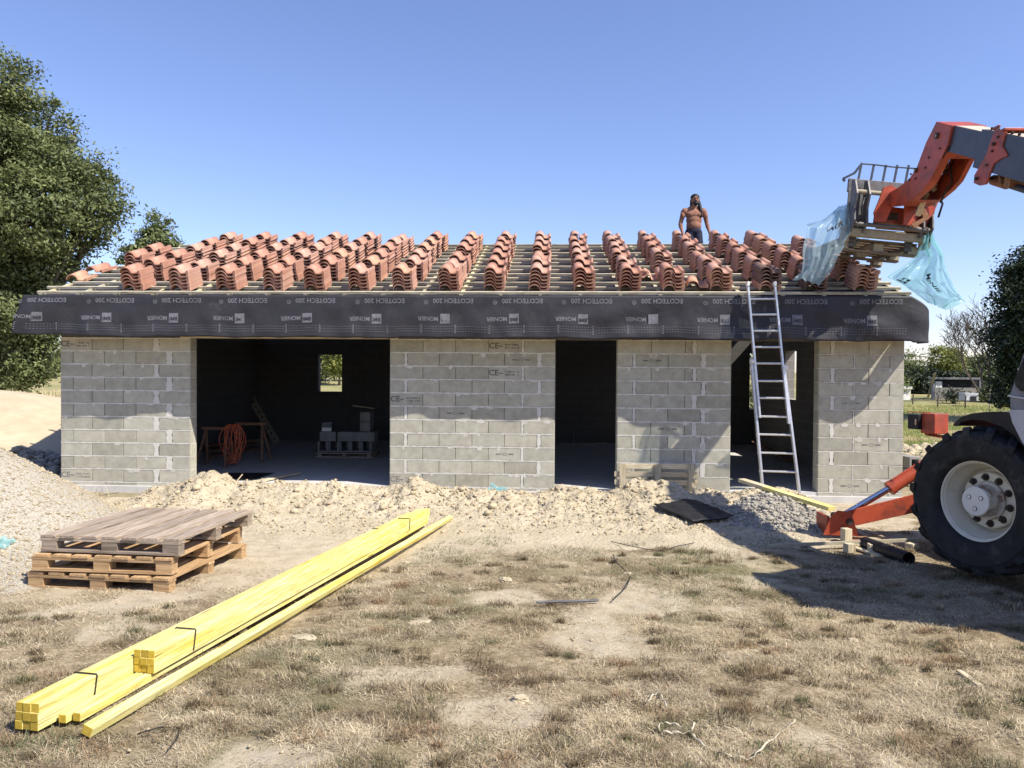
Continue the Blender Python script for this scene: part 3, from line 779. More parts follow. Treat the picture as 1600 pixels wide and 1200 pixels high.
for ci, u in enumerate(cols_):
    for r in range(6):
        if ci == 0 and r not in (2, 3): continue
        if ci == 17 and r > 4: continue
        s = .10+SP*r + rr.uniform(-.012, .012); nt = 6
        if ci == 13 and r == 1: nt = 2
        elif rr.random() < .14 and r: nt = 5
        uu = u+rr.uniform(-.02, .02); basec = rr.choices([0, 1, 2], [5, 3, 1.1])[0] if ci > 6 else rr.choices([0, 1, 2], [3, 4, 2])[0]
        if r == 0 and ci in (15, 16): basec = 3 if ci == 16 else 0  # dark clay stands in for the shade right of the ladder
        yaw0 = rr.uniform(-.055, .055); lx = rr.uniform(-.004, .004); ly = rr.uniform(-.004, .004)
        where = ('%s column from the left end' % ORD[ci])
        stackn = ('eaves' if r == 0 else ORD[r]) 
        for q in range(nt):
            c = basec if rr.random() < .75 else rr.choice([0, 0, 1, 2] if ci > 2 else [0, 1, 2])
            if r == 0 and ci == 15 and q >= 2: c = 3  # same painted shade on the upper tiles
            m = tile_matrix(uu+lx*q+rr.uniform(-.006, .006), s+ly*q+rr.uniform(-.010, .010), .060+q*.050, yaw0+rr.uniform(-.018, .018))
            pos = 'top tile' if q == nt-1 else ('bottom tile' if q == 0 else '%s tile from bottom' % ORD[q])
            hd = EV+s*cs
            w = (3.0 if q == nt-1 else (1.0 if r == 0 else .42)) / (11.5+hd)**2
            lab = '%s %s, %s stack up, %s column of stacks from the left' % (cname[c], pos, ORD[r], ORD[ci])
            tiles.append((w, m, c, lab))
# loose and half-laid tiles
def loose(px, py, yaw, n, c, lab, roll=0, pitch=0, s=None):
    # find the point of the slope under the pixel
    best = None
    for k in range(60):
        s_ = k*.08; u_, z_ = lw(px, py, EV+s_*cs-n*ss)
        d = abs(z_-(EZ+s_*ss+n*cs))
        if best is None or d < best[0]: best = (d, u_, s_)
    tiles.append((9, tile_matrix(best[1], best[2]-.1, n, yaw, roll, pitch), c, lab))
loose(125, 436, .15, .07, 2, 'single orange tile lying on the battens by the left verge', roll=.1)
loose(152, 424, -.1, .07, 1, 'reddish tile lying higher up behind the orange one at the left verge')
loose(1014, 436, -.1, .065, 0, 'lone pink tile laid flat between the tile stacks left of the man', roll=.05)
loose(1086, 449, -.15, .065, 3, 'dark brown tile under an orange one at the eaves')
loose(1088, 446, -.12, .105, 2, 'orange tile on a dark one at the eaves between two stacks')
loose(1002, 434, .5, .11, 1, 'tile leaning on edge beside the stack near the eaves', roll=-.6)
for (px, py) in ((1276, 398), (1300, 407), (1240, 410)):
    loose(px, py, .7, .07, 0, 'broken-off loose tile on the battens near the forks', roll=.3) if px == 1300 else None
tiles.sort(key=lambda t: -t[0])
ntile = 0; rest = MB()
for w, m, c, lab in tiles:
    if ntile < 300:
        o = bpy.data.objects.new('clay_tile', tmeshes[c]); col.objects.link(o); o.matrix_world = m
        tag(o, lab, 'tile', 'clay tiles stacked on the battens'); ntile += 1
    else:
        me = tmeshes[c]
        rest.T = m; rest.add([v.co for v in me.vertices], [tuple(p.vertices) for p in me.polygons], c)
rest.T = Matrix.Identity(4)
o = rest.build('clay_tile', [c[0] for c in C1], smooth=True)
tag(o, 'lower tiles of the stacks further up the roof', 'tile', 'clay tiles stacked on the battens', 'stuff')
# ============================================================ HEAPS
def heap_mesh(name, x0, x1, y0, y1, st, hf, m, label, cat, tint=None):
    xs = np.arange(x0, x1+st/2, st); ys = np.arange(y0, y1+st/2, st)
    X, Y = np.meshgrid(xs, ys); H = hf(X, Y); Z = gz(X, Y)+H
    edge = np.minimum(np.minimum(X-x0, x1-X), np.minimum(Y-y0, y1-Y))
    Z = np.where(edge < st*.5, Z-.15, Z)
    n, mm = X.shape; idx = np.arange(n*mm).reshape(n, mm)
    Fc = np.stack([idx[:-1, :-1], idx[:-1, 1:], idx[1:, 1:], idx[1:, :-1]], -1).reshape(-1, 4)
    V = np.stack([X, Y, Z], -1).reshape(-1, 3)
    keep = (H.ravel()[Fc] > -.035).any(1)
    Fc = Fc[keep]; used, inv = np.unique(Fc, return_inverse=True); V = V[used]; Fc = inv.reshape(-1, 4)
    o = np_mesh(name, V, Fc, 4, m, smooth=True, origin=((x0+x1)/2, (y0+y1)/2, float(gz((x0+x1)/2, (y0+y1)/2))))
    tag(o, label, cat); return o
# long mound of dug soil in front of the house
cr_px = [170, 200, 235, 262, 290, 318, 335, 352, 378, 400, 440, 480, 530, 560, 600, 630, 650, 672, 700, 730, 765, 800, 835, 868, 905, 935, 960, 985, 1015, 1050, 1080, 1110, 1140, 1165, 1190, 1215, 1240, 1262, 1285, 1300]
cr_py = [800, 782, 770, 759, 757, 742, 738, 745, 765, 760, 757, 759, 754, 759, 762, 760, 753, 762, 770, 768, 772, 770, 772, 767, 769, 768, 766, 758, 763, 757, 772, 765, 774, 767, 762, 766, 775, 784, 795, 812]
crY = 10.25
cxs = []; chs = []
for a, b in zip(cr_px, cr_py):
    p = at(a, b, crY); cxs.append(p.x); chs.append(max(0.02, p.z-float(gz(p.x, crY))))
cxs = np.array(cxs); chs = np.array(chs)
def soilh(X, Y):
    c = np.interp(X, cxs, chs, left=-.05, right=-.05)
    y0_ = 7.95-.45*np.exp(-((X-2.0)/1.3)**2); t = np.clip((Y-y0_)/(crY-y0_), 0, 1); f = t*t*(3-2*t)
    f = np.maximum(f*.66+.34*np.clip((Y-9.3)/.85, 0, 1)**1.5*(Y < crY), 0)
    back = np.clip((11.05-Y)/(11.05-crY), 0, 1)
    f = np.where(Y > crY, back**.8, f)
    big = fbm(X*1.6, Y*1.6, 31, 3)-.5
    n1 = fbm(X*5, Y*5, 33, 3)-.5; n2 = np.abs(fbm(X*13, Y*13, 35, 3)-.5)*2; n3 = fbm(X*22, Y*22, 37, 3)-.5
    lump = np.maximum(0, fbm(X*8+3, Y*8, 39, 2)-.55)*.30
    act = np.clip(f*1.6, 0, 1)
    h = c*f*(1+.25*big) + act*(.055*n1+.040*(.5-n2)*1.2+.034*n3+lump*.7*np.clip(c*3, 0, 1)) + .10*big*act*(Y < crY)
    h = h-.03*(1-np.clip((Y-y0_+.15)/.4, 0, 1)) - .05*np.clip((cxs[0]-X)/.2, 0, 1)
    return h
SOIL = heap_mesh('soil_mound', -5.15, 4.2, 7.5, 11.15, .024, soilh, 'soil', 'long low mound of pale crumbly dug soil running along the front of the house', 'soil mound')
def soil_top(x, y): return float(gz(x, y)+max(soilh(np.array([float(x)]), np.array([float(y)]))[0], 0))
def onsoil(u, v, dz=0.0):
    r = ray(u, v); t = 3.0
    while t < 14:
        p = r*t
        if EYE+p.z < soil_top(p.x, p.y)+dz: break
        t += .02
    return Vector((p.x, p.y, EYE+p.z))
# stony soil heap by the digger foot, its shade painted grey
gh0 = at(1195, 790, 9.6)
def greyh(X, Y):
    r = np.sqrt(((X-gh0.x)/1.0)**2+((Y-9.5)/1.15)**2); h = .36*np.clip(1-r, -.1, 1)**1.0
    return h+(.06*(fbm(X*7, Y*7, 51, 3)-.5)+.05*(fbm(X*20, Y*20, 52, 2)-.5))*np.clip(h*8, 0, 1)
heap_mesh('stony_heap', gh0.x-1.1, gh0.x+1.1, 8.4, 10.7, .022, greyh, 'greygravel_shade', 'stony soil heap, shade painted grey, at the ladder foot by the red stabiliser foot', 'heap')
# big gravel pile on the left
def gravh(X, Y):
    dx = X+5.75; dy = Y-7.75; r = np.sqrt(dx*dx+(dy*.95)**2); r = r*(1+.10*(fbm(np.arctan2(dy, dx)*2+9, r*.4, 61, 2)-.5))
    h = 1.30-.66*np.sqrt(r*r+.05); foot = np.exp(-np.maximum(r-1.35, 0)*1.3)*.30*np.clip(2.95-r, 0, 1)
    h = np.maximum(h, foot-.03)
    return h+.018*(fbm(X*18, Y*18, 62, 3)-.5)+.05*(fbm(X*2.5, Y*2.5, 63, 3)-.5)
heap_mesh('gravel_pile', -8.8, -2.9, 4.9, 10.6, .03, gravh, 'gravel', 'large steep pile of pale fine gravel at the left edge beside the pallets', 'gravel pile')
def gravel_top(x, y): return float(gz(x, y)+max(gravh(np.array([float(x)]), np.array([float(y)]))[0], 0))
def ongravel(u, v, dz=0.0):
    r = ray(u, v); t = 2.5
    while t < 14:
        p = r*t
        if EYE+p.z < gravel_top(p.x, p.y)+dz: break
        t += .02
    return Vector((p.x, p.y, EYE+p.z))
def sandh(X, Y):
    r = np.sqrt(((X+12.2)/5.0)**2+((Y-17.5)/4.4)**2)
    return 1.42*np.clip(1-r**1.7, -.1, 1)+.10*(fbm(X*1.3, Y*1.3, 71, 3)-.5)+.02*(fbm(X*9, Y*9, 72, 2)-.5)
heap_mesh('sand_pile', -17.0, -7.1, 12.8, 21.5, .07, sandh, 'sand', 'smooth rounded tan sand pile left of the house behind the gravel', 'sand pile')
def darkh(X, Y):
    r = np.sqrt(((X+9.0)/1.7)**2+((Y-14.0)/1.1)**2)
    return .34*np.clip(1-r, -.1, 1)+.16*(np.abs(fbm(X*7, Y*7, 81, 3)-.5))*np.clip(1.2-r, 0, 1)
heap_mesh('rubble_heap', -10.9, -7.2, 12.6, 15.4, .035, darkh, 'greygravel_shade', 'low grey rubble heap in the shade between sand pile and house corner', 'rubble')

# ============================================================ CLODS, PEBBLES
ico = bmesh.new(); bmesh.ops.create_icosphere(ico, subdivisions=2, radius=1.0)
ICV = np.array([v.co[:] for v in ico.verts]); ICF = np.array([[v.index for v in f.verts] for f in ico.faces]); ico.free()
ico = bmesh.new(); bmesh.ops.create_icosphere(ico, subdivisions=1, radius=1.0)
IC1 = np.array([v.co[:] for v in ico.verts]); IF1 = np.array([[v.index for v in f.verts] for f in ico.faces]); ico.free()
def stones(name, pts, sizes, tints, m, lab, cat, hi=False, flat=.7, rough=.28, kind='stuff'):
    BV, BF = (ICV, ICF) if hi else (IC1, IF1)
    n = len(pts); nv = len(BV); V = np.empty((n, nv, 3))
    sc = rng.uniform(.7, 1.3, (n, 1, 3)); sc[:, :, 2] *= flat
    V = BV[None]*(1+rng.uniform(-rough, rough, (n, nv, 1)))*sc*np.asarray(sizes)[:, None, None]
    a = rng.uniform(0, 6.28, n); c_, s_ = np.cos(a)[:, None], np.sin(a)[:, None]
    x = V[:, :, 0]*c_-V[:, :, 1]*s_; y = V[:, :, 0]*s_+V[:, :, 1]*c_
    V = np.stack([x, y, V[:, :, 2]], -1)+np.asarray(pts)[:, None, :]
    Fc = (BF[None]+np.arange(n)[:, None, None]*nv).reshape(-1, 3)
    T = np.repeat(np.asarray(tints), nv, 0)
    o = np_mesh(name, V.reshape(-1, 3), Fc, 3, m, T, smooth=False); tag(o, lab, cat, kind=kind); return o
def scatter(n, x0, x1, y0, y1, hf):
    X = rng.uniform(x0, x1, n); Y = rng.uniform(y0, y1, n); H = hf(X, Y); return X, Y, H
X, Y, H = scatter(22000, -5, 4.1, 8.3, 11.0, soilh); k = (H > .02) & (rng.random(22000) < np.clip(.25+fbm(X*2, Y*2, 91, 3)*1.3-.45+(Y > 9.5)*.25, 0, 1)); X, Y, H = X[k], Y[k], H[k]
sz = np.clip(rng.gamma(1.1, .0055, len(X))+.003, .003, .045)
t = rng.uniform(.75, 1.1, (len(X), 1))*np.array([[1.0, .93, .80]])
stones('clods', np.stack([X, Y, gz(X, Y)+H+sz*.25], -1), sz, t, 'stone', 'small clods and crumbs of pale soil strewn over the long mound', 'clods')
nb_ = 420; X = rng.uniform(-4.9, 4.0, nb_); Y = rng.uniform(9.2, 10.7, nb_); H = soilh(X, Y); k = H > .05; X, Y, H = X[k], Y[k], H[k]; sz = np.clip(rng.gamma(1.5, .008, len(X))+.008, .008, .05)
stones('soil_lumps', np.stack([X, Y, gz(X, Y)+H+sz*.2], -1), sz, rng.uniform(.8, 1.1, (len(X), 1))*np.array([[1.0, .94, .82]]), 'stone', 'bigger broken lumps of pale clay along the crest of the long mound', 'clods', hi=True, rough=.14, flat=.8)
X, Y, H = scatter(9000, gh0.x-1, gh0.x+1, 8.5, 10.6, greyh); k = H > .01; X, Y, H = X[k], Y[k], H[k]; sz = np.clip(rng.gamma(1.1, .0065, len(X))+.004, .004, .06)
stones('heap_stones', np.stack([X, Y, gz(X, Y)+H+sz*.3], -1), sz, rng.uniform(.7, 1.15, (len(X), 1))*np.ones((1, 3)), 'greystone_shade', 'stones covering the stony heap by the stabiliser, shade painted grey', 'stones')
X, Y, H = scatter(30000, -7.3, -3, 5.0, 9.5, gravh); k = (H > .0); X, Y, H = X[k], Y[k], H[k]; sz = np.clip(rng.gamma(1.6, .0026, len(X))+.003, .003, .022)
stones('gravel_stones', np.stack([X, Y, gz(X, Y)+H+sz*.3], -1), sz, rng.uniform(.72, 1.15, (len(X), 1))*np.array([[1, .95, .86]]), 'stone', 'loose pebbles over the big gravel pile at left', 'gravel')
X, Y, H = scatter(1900, -10.7, -7.3, 12.8, 15.2, darkh); k = H > .02; X, Y, H = X[k], Y[k], H[k]; sz = np.clip(rng.gamma(1.8, .02, len(X))+.01, .01, .12)
stones('rubble_stones', np.stack([X, Y, gz(X, Y)+H+sz*.3], -1), sz, rng.uniform(.6, 1.0, (len(X), 1))*np.ones((1, 3)), 'greystone_shade', 'broken grey stones on the shaded rubble heap', 'rubble')
# pebbles and crumbs over the bare ground and lawn
X = rng.uniform(-6, 6.5, 9000); Y = 3.2+6.2*rng.random(9000)**1.2; dm = dirtmask(X, Y); k = rng.random(9000) < .10+.6*dm; X, Y = X[k], Y[k]; sz = np.clip(rng.gamma(1.2, .0024, len(X))+.002, .002, .018)
stones('pebbles', np.stack([X, Y, gz(X, Y)+bump(X, Y)+.004+sz*.2], -1), sz, rng.uniform(.75, 1.1, (len(X), 1))*np.array([[1, .93, .82]]), 'stone', 'small pale crumbs scattered over lawn and bare soil', 'pebbles')
# the countable bigger stones in the lawn
sps = [(658, 972, .085, 'flat pale crumbled lime patch in the middle of the lawn'), (476, 996, .07, 'pale crumbled clod in the grass right of the yellow timbers'), (633, 880, .045, 'round white stone in the grass below the yellow plank end'), (790, 906, .05, 'pale stone near the green weeds'),
       (736, 922, .045, 'small flat stone left of centre in the grass'), (1333, 1001, .035, 'white pebble stone at the edge of the machine shadow'), (206, 957, .045, 'broken chalky lump in front of the pallets'), (981, 897, .04, 'white stone beside the wire in the grass'),
       (812, 1093, .045, 'pale lump in the front of the lawn'), (1165, 856, .05, 'boulder at the foot of the stony heap in the shade')]
for i, (px, py, s, lab) in enumerate(sps):
    p = ong(px, py); bm = bmesh.new(); bmesh.ops.create_icosphere(bm, subdivisions=4, radius=1.0); v = np.array([q.co[:] for q in bm.verts]); ff = [tuple(q.index for q in f.verts) for f in bm.faces]; bm.free()
    nz = np.array([noise.fractal(Vector(q)*1.6+Vector((i*7, 0, 0)), 1.0, 2.2, 4) for q in v])[:, None]
    v = v*(1+.42*nz)*np.array([1.25, 1.0, .22 if s > .06 else .55])*s*.8
    mb = MB(); mb.add([Vector(q)+p for q in v], ff, 0, (.98, .94, .86)); o = mb.build('stone', 'stone'); tag(o, lab, 'stone', 'loose stones in the lawn')

# ============================================================ GRASS
def blades(name, X, Y, Z, length, width, colr, lean, lab, cat, flat=.0):
    n = len(X); a = rng.uniform(0, 2*np.pi, n); tilt = rng.uniform(lean[0], lean[1], n)
    d = np.stack([np.cos(a)*np.sin(tilt), np.sin(a)*np.sin(tilt), np.cos(tilt)], -1)
    side = np.stack([-np.sin(a+rng.uniform(-.8, .8, n)), np.cos(a), np.zeros(n)], -1)
    B = np.stack([X, Y, Z], -1); L_ = length[:, None]; w = width[:, None]
    mid = B+d*L_*.55; d2 = d.copy(); d2[:, 2] -= rng.uniform(.1, .9, n); d2 /= np.linalg.norm(d2, axis=1)[:, None]
    tip = mid+d2*L_*.45
    V = np.stack([B-side*w, B+side*w, mid+side*w*.8, mid-side*w*.8, tip], 1).reshape(-1, 3)
    o = np.arange(n)[:, None]*5
    q = np.concatenate([o+np.array([[0, 1, 2]]), o+np.array([[0, 2, 3]]), o+np.array([[3, 2, 4]])], 1).reshape(-1, 3)
    T = np.repeat(colr, 5, 0)
    ob = np_mesh(name, V, q, 3, 'blade', T); tag(ob, lab, cat, kind='stuff'); return ob
def lawn():
    n = 980000
    Y = 2.9*(10.2/2.9)**(rng.random(n)**1.0); X = (rng.random(n)*2-1)*(Y*.70+.2)
    dm = dirtmask(X, Y); den = fbm(X*4.3, Y*4.3, 101, 3); den2 = fbm(X*1.2, Y*1.2, 102, 3)
    k = rng.random(n) < np.clip(1.1-dm*1.15, .03, 1)*np.clip((den-.33)*3.2, .06, 1)*np.clip(.3+den2*1.2, .2, 1)
    hs = soilh(X, Y); k &= (hs < .015) | (rng.random(n) < .015); k &= (gravh(X, Y) < .05)
    X, Y, dm, den = X[k], Y[k], dm[k], den[k]; n = len(X)
    g = fbm(X*.9, Y*.9, 21, 4); g2 = fbm(X*5, Y*5, 103, 3)
    patch = np.exp(-((Y-7.3)/.55)**2)*(X > -1.6)*(X < 3.4)
    gr = np.clip((g-.60)*5+(g2-.5)*4+patch*1.5*(g2 > .42), 0, 1)*rng.uniform(.2, 1, n)*.85
    br = fbm(X*2.2+7, Y*2.2, 107, 4)
    tan = np.array([.52, .43, .285]); brown = np.array([.31, .235, .15]); grn = np.array([.145, .15, .07]); pale = np.array([.62, .54, .39])
    w = np.clip((br-.46)*5, 0, 1)[:, None]; c = tan[None]*(1-w)+brown[None]*w
    pl = (rng.random(n) < np.clip(.34-.5*w[:, 0]*.5, .08, 1))[:, None]; c = np.where(pl, pale[None], c)
    c = c*(1-gr[:, None])+grn[None]*gr[:, None]; c = c*rng.uniform(.6, 1.2, (n, 1))*(.72+.6*fbm(X*7, Y*7, 109, 2))[:, None]
    ln = rng.uniform(.02, .062, n)*(.7+.8*den); wd = rng.uniform(.0006, .0014, n)*(.75+Y*.13)
    Z = gz(X, Y)+bump(X, Y)-.001+.03*(fbm(X*2.5, Y*2.5, 5, 4)-.5)
    blades('dry_grass', X, Y, Z, ln, wd, c, (.95, 1.56), 'short parched tan and olive grass covering the yard', 'grass')
    # darker and paler tussocks standing a little higher
    m = 900; TY_ = 2.95*(9.0/2.95)**rng.random(m); TX = (rng.random(m)*2-1)*TY_*.70; ok = (dirtmask(TX, TY_) < .5); TX, TY_ = TX[ok], TY_[ok]; m = len(TX)
    per = 130; rr_ = rng.uniform(.02, .10, m); a = rng.uniform(0, 6.28, (m, per)); q = rr_[:, None]*rng.random((m, per))**.7
    X = (TX[:, None]+q*np.cos(a)*1.5).ravel(); Y = (TY_[:, None]+q*np.sin(a)).ravel(); pal = np.array([[.17, .13, .075], [.18, .17, .09], [.46, .38, .25], [.24, .19, .11], [.30, .20, .115]])
    c = np.repeat(pal[rng.choice(5, m, p=[.3, .22, .2, .18, .1])], per, 0)*rng.uniform(.55, 1.35, (m*per, 1)); n = m*per
    blades('grass_tussocks', X, Y, gz(X, Y)+bump(X, Y)+.03*(fbm(X*2.5, Y*2.5, 5, 4)-.5)-.001, rng.uniform(.025, .07, n), rng.uniform(.0007, .0016, n)*(.75+Y*.12), c, (.2, 1.35), 'small darker tussocks of dead grass across the lawn', 'grass')
lawn()
def tufts(name, spots, lab, gcol, ln=(.06, .16), per=60, rad=.1):
    XS, YS, ZS = [], [], []
    for (x, y, z, r, n) in spots:
        a = rng.uniform(0, 6.28, n); q = r*1.35*rng.random(n)**.6; XS.append(x+q*np.cos(a)); YS.append(y+q*np.sin(a)); ZS.append(np.full(n, z))
    X, Y, Z = map(np.concatenate, (XS, YS, ZS)); n = len(X)
    c = np.array(gcol)[None]*rng.uniform(.6, 1.4, (n, 1))
    return blades(name, X, Y, Z, rng.uniform(ln[0], ln[1], n), rng.uniform(.0012, .003, n), c, (.4, 1.45), lab, 'grass')
sp_ = []
for px, py, r, n in [(720, 862, .35, 900), (700, 880, .3, 500), (880, 868, .3, 700), (760, 848, .22, 500), (1100, 872, .35, 600), (1180, 850, .3, 500), (1150, 915, .3, 400), (1000, 895, .25, 300),
                     (1200, 845, .3, 400), (60, 1170, .14, 160), (165, 975, .18, 160), (440, 1040, .14, 200), (1235, 1190, .15, 250), (1000, 1175, .1, 220), (1360, 930, .2, 200), (1085, 935, .2, 200), (40, 1185, .15, 300), (900, 935, .15, 150), (1150, 925, .3, 260)]:
    p = ong(px, py); sp_.append((p.x, p.y, soil_top(p.x, p.y)-.005, r, n))
tufts('green_weeds', sp_, 'green weeds and grass tufts along the edge of the bare soil', (.16, .18, .09), ln=(.02, .075))
sp_ = []
for px, py, r, n in [(95, 775, .12, 260), (110, 775, .15, 200), (150, 790, .2, 160), (540, 780, .1, 0)]:
    if n: p = at(px, py, 11.2); sp_.append((p.x, p.y-.1, -.13, r, n))
tufts('dry_weeds', sp_, 'dry straw-coloured weeds at the left foot of the house wall', (.42, .38, .22), ln=(.1, .32))
# far yard grass on the right, behind the machine
def far_grass():
    n = 60000; Y = 11.5+24*rng.random(n)**1.3; X = Y*rng.uniform(.46, .72, n)
    k = X > 7.0-.0*Y; X, Y = X[k], Y[k]; n = len(X); g = fbm(X*.5, Y*.5, 131, 3)
    c = np.where((g > .45)[:, None], np.array([[.26, .30, .09]]), np.array([[.50, .43, .24]]))*rng.uniform(.7, 1.3, (n, 1))
    blades('yard_grass', X, Y, gz(X, Y), rng.uniform(.05, .16, n), rng.uniform(.003, .008, n), c, (.1, 1.0), 'green and straw grass of the yard behind the machine', 'grass')
far_grass()
n = 900; Y = rng.uniform(14, 20, n); X = Y*.52+rng.normal(0, .8, n); k = X > 7.2; X, Y = X[k], Y[k]
stones('rubble', np.stack([X, Y, gz(X, Y)+.03], -1), rng.uniform(.04, .14, len(X)), rng.uniform(.7, 1.1, (len(X), 1))*np.array([[1, .95, .85]]), 'stone', 'scattered pale rubble in the grass beyond the house corner', 'rubble', flat=.6)

# ============================================================ PALLETS
def pallet(name, c, rz, w, l, wood, nb, lab, group, seed, blocks=True, h=.145):
    """w across (x), l along the deck boards (y)"""
    t = thing(name, c, lab, 'pallet', group, rz)
    rr = random.Random(seed); W = Matrix.Translation(Vector(c)) @ Matrix.Rotation(rz, 4, 'Z')
    bwid = w/nb*(.77 if wood == 'palletold' else .80)
    for i in range(nb):
        x = -w/2+bwid/2+(w-bwid)*i/(nb-1); mb = MB(); mb.T = W
        mb.box((x+rr.uniform(-.006, .006), rr.uniform(-.008, .008), h-.011+rr.uniform(-.001, .001)), (bwid*rr.uniform(.93, 1.03), l, .022), tint=rr.uniform(.72, 1.12))
        mb.build('deck_board', wood, t, bevel=.002)
    for y in (-l/2+.05, 0, l/2-.05):
        mb = MB(); mb.T = W; mb.box((0, y, h-.0335), (w, .095, .021), tint=rr.uniform(.7, 1.0)); mb.build('stringer_board', wood, t)
        for x in (-w/2+.07, 0, w/2-.07):
            mb = MB(); mb.T = W; mb.box((x, y, h-.0835), (.13, .09, .078), tint=rr.uniform(.6, .95)); mb.build('block', wood, t)
        mb = MB(); mb.T = W; mb.box((0, y, .0125+.0105), (w, .095, .021), tint=rr.uniform(.7, 1.0)); mb.build('bottom_board', wood, t)
    return t
zg = float(gz(-2.9, 6.0))
PC = [(215, 880)]
def mid4(z, pts):
    q = [ong(a, b, z) for a, b in pts]; return q
q = mid4(.42, [(64, 842), (273, 858), (385, 800), (225, 790)])
cc = sum(q, Vector())/4; ang = math.atan2((q[1]-q[0]).y, (q[1]-q[0]).x); wid = (q[1]-q[0]).length*.95; cc.y += .10; cc.x -= .05; le = ((q[2]-q[1]).length+(q[3]-q[0]).length)/2
print('pallet', cc, math.degrees(ang), wid, le)
ang2 = math.atan2((q[2]-q[1]+q[3]-q[0]).y, (q[2]-q[1]+q[3]-q[0]).x)-math.pi/2
ang = (ang+ang2)/2
zb = float(gz(cc.x, cc.y))
pallet('pallet', (cc.x-.06, cc.y-.05, zb-.012), ang-.02, wid*1.04, 1.25, 'palletnew', 7, 'bottom pallet of the stack of three, tan boards resting on the grass', 'pallets stacked on the grass', 1)
pallet('pallet', (cc.x-.07, cc.y-.03, zb+.133), ang+.03, wid*1.0, 1.25, 'palletnew', 7, 'middle pallet of the stack of three, with orange-brown board ends', 'pallets stacked on the grass', 2)
pallet('pallet', (cc.x, cc.y, zb+.279), ang, wid, 1.27, 'palletold', 7, 'top pallet of the stack, weathered grey boards', 'pallets stacked on the grass', 3)

# slatted pallet leaning on the wall beside the third pier
pw = thing('pallet', (0, 0, 0), 'new pale pallet standing on edge against the wall by the ladder doorway', 'pallet')
a = onwall(961, 760, -.16); b = onwall(1089, 762, -.16); tz = onwall(1020, 724, -.16)[1]; bz = tz-.80
for o_, (u0, z0) in {}.items(): pass
P_ = lambda u, v, z: H0+hE1*u+hE2*v+Vector((0, 0, z))
pw.location = P_((a[0]+b[0])/2, -.2, bz); pw.matrix_basis = Matrix.Translation(pw.location)
rr = random.Random(8)
for k in range(7):
    z = tz-.045-k*.118; mb = MB(); e0 = rr.uniform(-.015, .015) if k not in (0,) else .05; e1 = rr.uniform(-.015, .015)
    if k == 0: e0 = .07; e1 = -.07
    mb.beam(P_(a[0]+e0, -.14-k*.010, z), P_(b[0]+e1, -.14-k*.010, z), .018, .075, tint=rr.uniform(.85, 1.15)); mb.build('slat', 'palewood', pw)
for f in (.09, .52, .93):
    u = a[0]+(b[0]-a[0])*f; mb = MB(); mb.beam(P_(u, -.165, tz-.01), P_(u, -.245, bz), .09, .018, up=hE2, tint=rr.uniform(.8, 1.0)); mb.build('cross_board', 'palewood', pw)

# ============================================================ YELLOW TIMBERS
def top_of(x, y): return soil_top(x, y)+.01
Nn = ong(24, 1150); Fp = at(640, 803, 8.75)
Nz = float(gz(Nn.x, Nn.y))+.02; A0 = Vector((Nn.x, Nn.y+.02, Nz)); A1 = Vector((Fp.x, Fp.y, top_of(Fp.x, Fp.y)+.01))
ax = (A1-A0).normalized(); lat = ax.cross(Vector((0, 0, 1))).normalized(); upv = lat.cross(ax).normalized()
print('timber', A0, A1, (A1-A0).length)
bs = .039
def bundle(lab, start, length, lat0, z0, nx, nz, group, seed, straps, jag=.0):
    rr = random.Random(seed); base = A0+ax*start+lat*lat0+upv*z0
    t = thing('timber_bundle', base, lab, 'timber bundle', group)
    for i in range(nx):
        for j in range(nz):
            mb = MB(); s0 = rr.uniform(0, jag); s1 = rr.uniform(-.03, .03)
            o_ = lat*(i*(bs+.0015)+rr.uniform(-.001, .001))+upv*(j*(bs+.001)+bs/2)
            mb.beam(base+o_+ax*s0, base+o_+ax*(length+s1), bs, bs, tint=rr.uniform(.88, 1.08))
            a_ = base+o_+ax*(s0-.0015)
            mb.beam(a_, a_+ax*.003, bs*.985, bs*.985, mi=1, tint=rr.uniform(.75, 1.1)); mb.build('batten', ['yellow', 'yend'], t, bevel=.0015)
    w = nx*(bs+.0015); h = nz*(bs+.001)
    for s in straps:
        mb = MB(); c = base+ax*s-lat*(bs/2+.002)
        pts = [c-upv*.0, c+upv*(h+.002), c+upv*(h+.002)+lat*(w+.003), c+lat*(w+.003)-ax*.02+upv*0.01]
        for p, q_ in zip(pts[:-1], pts[1:]): mb.beam(p, q_, .012, .002, up=ax)
        mb.build('strap', 'wire', t)
    return t
LT = (A1-A0).length
bundle('strapped bundle of square yellow battens, the one reaching nearest the camera', 0, LT-.05, 0, 0, 3, 3, 'bundles of yellow battens', 1, (.36, LT-1.1), .008)
bundle('strapped yellow batten bundle set back, lying on two loose battens at the right', .62, LT-.60, 3*(bs+.002)+.004, .040, 3, 3, 'bundles of yellow battens', 2, (.36, LT-1.3), .008)
def single(lab, start, end, l0, l1, z, w=bs, h=bs, seed=0, name='batten', dz1=0):
    mb = MB(); a_ = A0+ax*start+lat*l0+upv*z; b_ = A0+ax*end+lat*l1+upv*(z+dz1)
    mb.beam(a_, b_, w, h, tint=.98+seed*.02); d = (b_-a_).normalized(); mb.beam(a_-d*.0015, a_+d*.0015, w*.98, h*.98, mi=1)
    o = mb.build(name, ['yellow', 'yend'], bevel=.0015); tag(o, lab, 'batten', 'loose yellow battens'); return o
single('low yellow batten on the ground against the front bundle', .10, LT-.1, 3*bs+.022, 3*bs+.022, .018)
single('low yellow batten on the ground, outer one of the pair under the rear bundle', .13, LT-.02, 4*bs+.032, 5*bs+.01, .018, seed=1)
p0 = ong(136, 1158); p1 = at(704, 803, 9.05); p1.z = top_of(p1.x, p1.y)+.01
